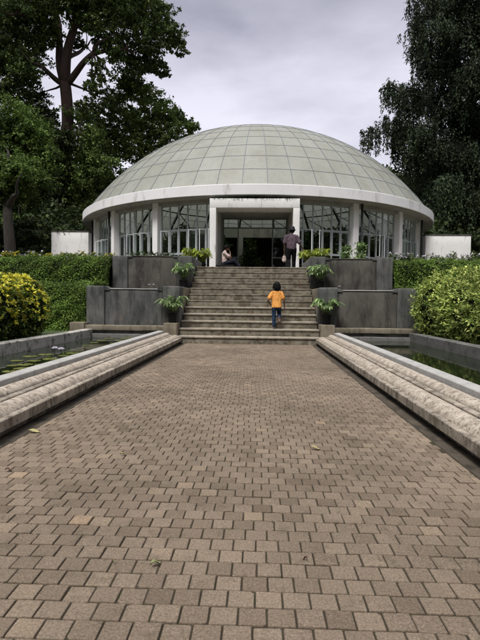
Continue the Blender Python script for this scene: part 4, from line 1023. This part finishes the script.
capsules([(hip + Vector((0, 0, -.03)), hip + Vector((0, 0, .03)), .092, .09, (1.28, .85)), (lhp, lk, .072, .060), (lk, lk.lerp(la, .93), .058, .048), (rhp, rk, .072, .060), (rk, rk.lerp(ra, .70), .060, .052)], .008, 4, 'jeans', M['jean'], t)
capsules([(hc + Vector((0, -.025, .035)), hc + Vector((0, .0, .05)), .100, .094), (hc + Vector((0, -.045, .0)), hc + Vector((0, -.05, -.085)), .082, .070, (1.05, .6)), (hc + Vector((-.055, -.02, 0)), hc + Vector((-.058, -.025, -.09)), .035, .028), (hc + Vector((.055, -.02, 0)), hc + Vector((.058, -.025, -.09)), .035, .028)], .008, 3, 'hair', M['hair'], t)
n = 1500; dd = rdir(n); dd[:, 1] = np.where(dd[:, 1] > .35, -dd[:, 1], dd[:, 1]); dd[:, 2] = np.where(dd[:, 2] < -.5, .2, dd[:, 2])
Ph = np.array(hc) + np.array([0, -.015, .035]) + dd * np.array([.102, .103, .100]); Dh = np.stack([dd[:, 0] * .25, dd[:, 1] * .25, -np.ones(n)], 1) + rdir(n) * .16
leaf_mesh('hair_strands', Ph, Dh, dd, .085 * RNG.uniform(.6, 1.5, n), .010, M['hair'], COL.objects['hair'] if 'hair' in COL.objects else t)
eyes(hc, .97, (0, 1, .1), t)

# man walking at the stair head, seen from behind
t = empty('person', (1.40, 16.9, PL - .01), 'man in a black hat and plum checked shirt walking towards the doorway', 'man')
hip = Vector((0, 0, .86)); chest = Vector((.0, .05, 1.24)); neck = Vector((.0, .07, 1.38)); hc = Vector((.02, .10, 1.515))
lhp, rhp = hip + Vector((-.09, 0, -.02)), hip + Vector((.09, 0, -.02)); lk, la = Vector((-.10, .06, .46)), Vector((-.09, -.12, .14)); rk, ra = Vector((.10, .10, .47)), Vector((.10, .12, .07))
ls, rs = chest + Vector((-.19, 0, .05)), chest + Vector((.19, 0, .05)); le, lw_ = Vector((-.25, .0, 1.02)), Vector((-.25, .06, .78)); re, rw = Vector((.30, .0, 1.04)), Vector((.43, .05, .83))
body = [(hip, chest, .125, .14, (1.2, .75)), (chest, neck, .10, .055), (neck, hc, .052, .055)] + head(hc, 1.12, (.1, 1, 0)) + \
    [(lhp, lk, .088, .060), (lk, la, .058, .038), (rhp, rk, .088, .060), (rk, ra, .058, .038), (ls, le, .052, .042), (le, lw_, .038, .027), (rs, re, .052, .042), (re, rw, .038, .027)] + \
    hand(lw_, (0, .1, -1), (1, 0, 0), 1, .9) + hand(rw, (.5, .1, -.8), (-.6, 0, -.3), 1, .6)
capsules(body, .010, 3, 'body', M['skin1'], t)
capsules([(hip + Vector((0, 0, .02)), chest + Vector((0, 0, -.04)), .15, .158, (1.2, .8)), (chest + Vector((-.12, 0, .05)), chest + Vector((.12, 0, .05)), .092, .092), (chest, neck + Vector((0, 0, -.01)), .12, .066), (ls, ls.lerp(le, .8), .074, .080), (rs, rs.lerp(re, .8), .074, .080)], .011, 4, 'shirt', M['plum'], t, cut=.82)
capsules([(hip + Vector((0, 0, -.05)), hip + Vector((0, 0, .02)), .12, .12, (1.22, .85)), (lhp, lk, .102, .075), (lk, la, .074, .062), (rhp, rk, .102, .075), (rk, ra, .074, .062)], .011, 4, 'trousers', M['blackcloth'], t)
capsules([(la + Vector((0, -.03, -.03)), la + Vector((0, .11, -.075)), .045, .038, (1, .8)), (la + Vector((0, .11, -.075)), la + Vector((0, .17, -.085)), .038, .03, (1.1, .7))], .010, 2, 'shoe', M['black'], t)
capsules([(ra + Vector((0, -.03, -.02)), ra + Vector((0, .12, -.03)), .045, .038, (1, .8)), (ra + Vector((0, .12, -.03)), ra + Vector((0, .18, -.035)), .038, .03, (1.1, .7))], .010, 2, 'shoe', M['black'], t)
capsules([(hc + Vector((0, -.015, .0)), hc + Vector((0, 0, .045)), .098, .09)], .010, 2, 'hair', M['hair'], t)
hb = MB(); hb.lathe([(.0, .165), (.06, .162), (.088, .145), (.105, .07), (.108, .055), (.138, .030), (.140, .025), (.106, .045)], 24, hc + Vector((0, 0, -.005))); ho = hb.build('hat', M['black'], t, True)
# carrier bag in his left hand
tb = empty('carrier_bag', Vector((1.40, 16.9, PL)) + lw_ + Vector((0, .03, -.10)), 'small pale bag hanging from the walking man\'s left hand', 'bag')
capsules([((0, 0, -.12), (0, 0, -.24), .055, .075, (1.1, .5))], .010, 2, 'bag_body', M['pinkcloth'], tb)
MB().tube([(-.03, 0, -.11), (-.015, 0, -.02), (.015, 0, -.02), (.03, 0, -.11)], .005, 6).build('handle', M['pinkcloth'], tb)

# seated woman in the porch, facing right
SX, SY = -1.16, 19.75
t = empty('bench_seat', (SX - .05, SY, PL), 'low dark seat inside the left side of the porch', 'seat')
MB().box((-.42, -.25, .40), (.40, .25, .46)).build('seat', M['black'], t, bevel=.01)
for sx in (-.38, .33):
    for sy in (-.2, .17): MB().box((sx, sy, 0), (sx + .035, sy + .035, .398)).build('leg', M['black'], t)
MB().box((-.46, -.25, .35), (-.424, .25, .95)).build('backrest', M['black'], t, bevel=.01)
t = empty('person', (SX, SY, PL), 'woman in a pale pink blouse seated sideways in the porch, hand at her chin', 'woman')
hip = Vector((-.05, 0, .55)); chest = Vector((-.06, 0, .92)); neck = Vector((-.03, 0, 1.05)); hc = Vector((.02, 0, 1.19))
lhp, rhp = hip + Vector((.02, .08, -.01)), hip + Vector((.02, -.08, -.01)); lk, la = Vector((.40, .09, .56)), Vector((.52, .08, .10)); rk, ra = Vector((.38, -.06, .66)), Vector((.68, -.03, .26))
ls, rs = chest + Vector((.0, .16, .04)), chest + Vector((.0, -.16, .04)); le, lw_ = Vector((.14, .18, .74)), Vector((.32, .08, .68)); re, rw = Vector((.20, -.15, .78)), Vector((.17, -.05, 1.02))
body = [(hip, chest, .12, .115, (1.1, .9), (0, 1, 0)), (chest, neck, .09, .048), (neck, hc, .045, .05)] + head(hc, 1.05, (1, -.1, 0)) + \
    [(lhp, lk, .085, .058), (lk, la, .055, .035), (rhp, rk, .085, .058), (rk, ra, .055, .035), (la, la + Vector((.14, 0, -.05)), .035, .026, (1.2, .8)), (ra, ra + Vector((.13, 0, -.09)), .035, .026, (1.2, .8)),
     (ls, le, .045, .036), (le, lw_, .033, .024), (rs, re, .045, .036), (re, rw, .033, .024)] + hand(lw_, (1, -.2, -.1), (0, 0, -1), .9, .6) + hand(rw, (-.25, .1, 1), (-1, 0, .2), .9, .9)
capsules(body, .010, 3, 'body', M['skin2'], t)
capsules([(hip + Vector((0, 0, .02)), chest, .138, .135, (1.1, .9), (0, 1, 0)), (chest + Vector((0, -.09, .05)), chest + Vector((0, .09, .05)), .085, .085), (chest, neck, .1, .06), (ls, ls.lerp(le, .7), .066, .07), (rs, rs.lerp(re, .7), .066, .07)], .011, 4, 'blouse', M['pinkcloth'], t)
capsules([(hip + Vector((0, -.05, -.03)), hip + Vector((0, .05, -.03)), .125, .125), (lhp, lk, .105, .09), (lk, lk.lerp(la, .55), .09, .085), (rhp, rk, .105, .09), (rk, rk.lerp(ra, .55), .085, .085)], .011, 4, 'skirt', M['navycloth'], t)
capsules([(hc + Vector((-.025, 0, .03)), hc + Vector((.0, 0, .05)), .102, .096), (hc + Vector((-.07, 0, .0)), hc + Vector((-.09, 0, -.03)), .06, .05)], .010, 3, 'hair', M['hair'], t)
eyes(hc, 1.05, (1, -.1, 0), t)
sc.cycles.use_adaptive_sampling = True
sc.cycles.transparent_max_bounces = 16; sc.cycles.max_bounces = 6
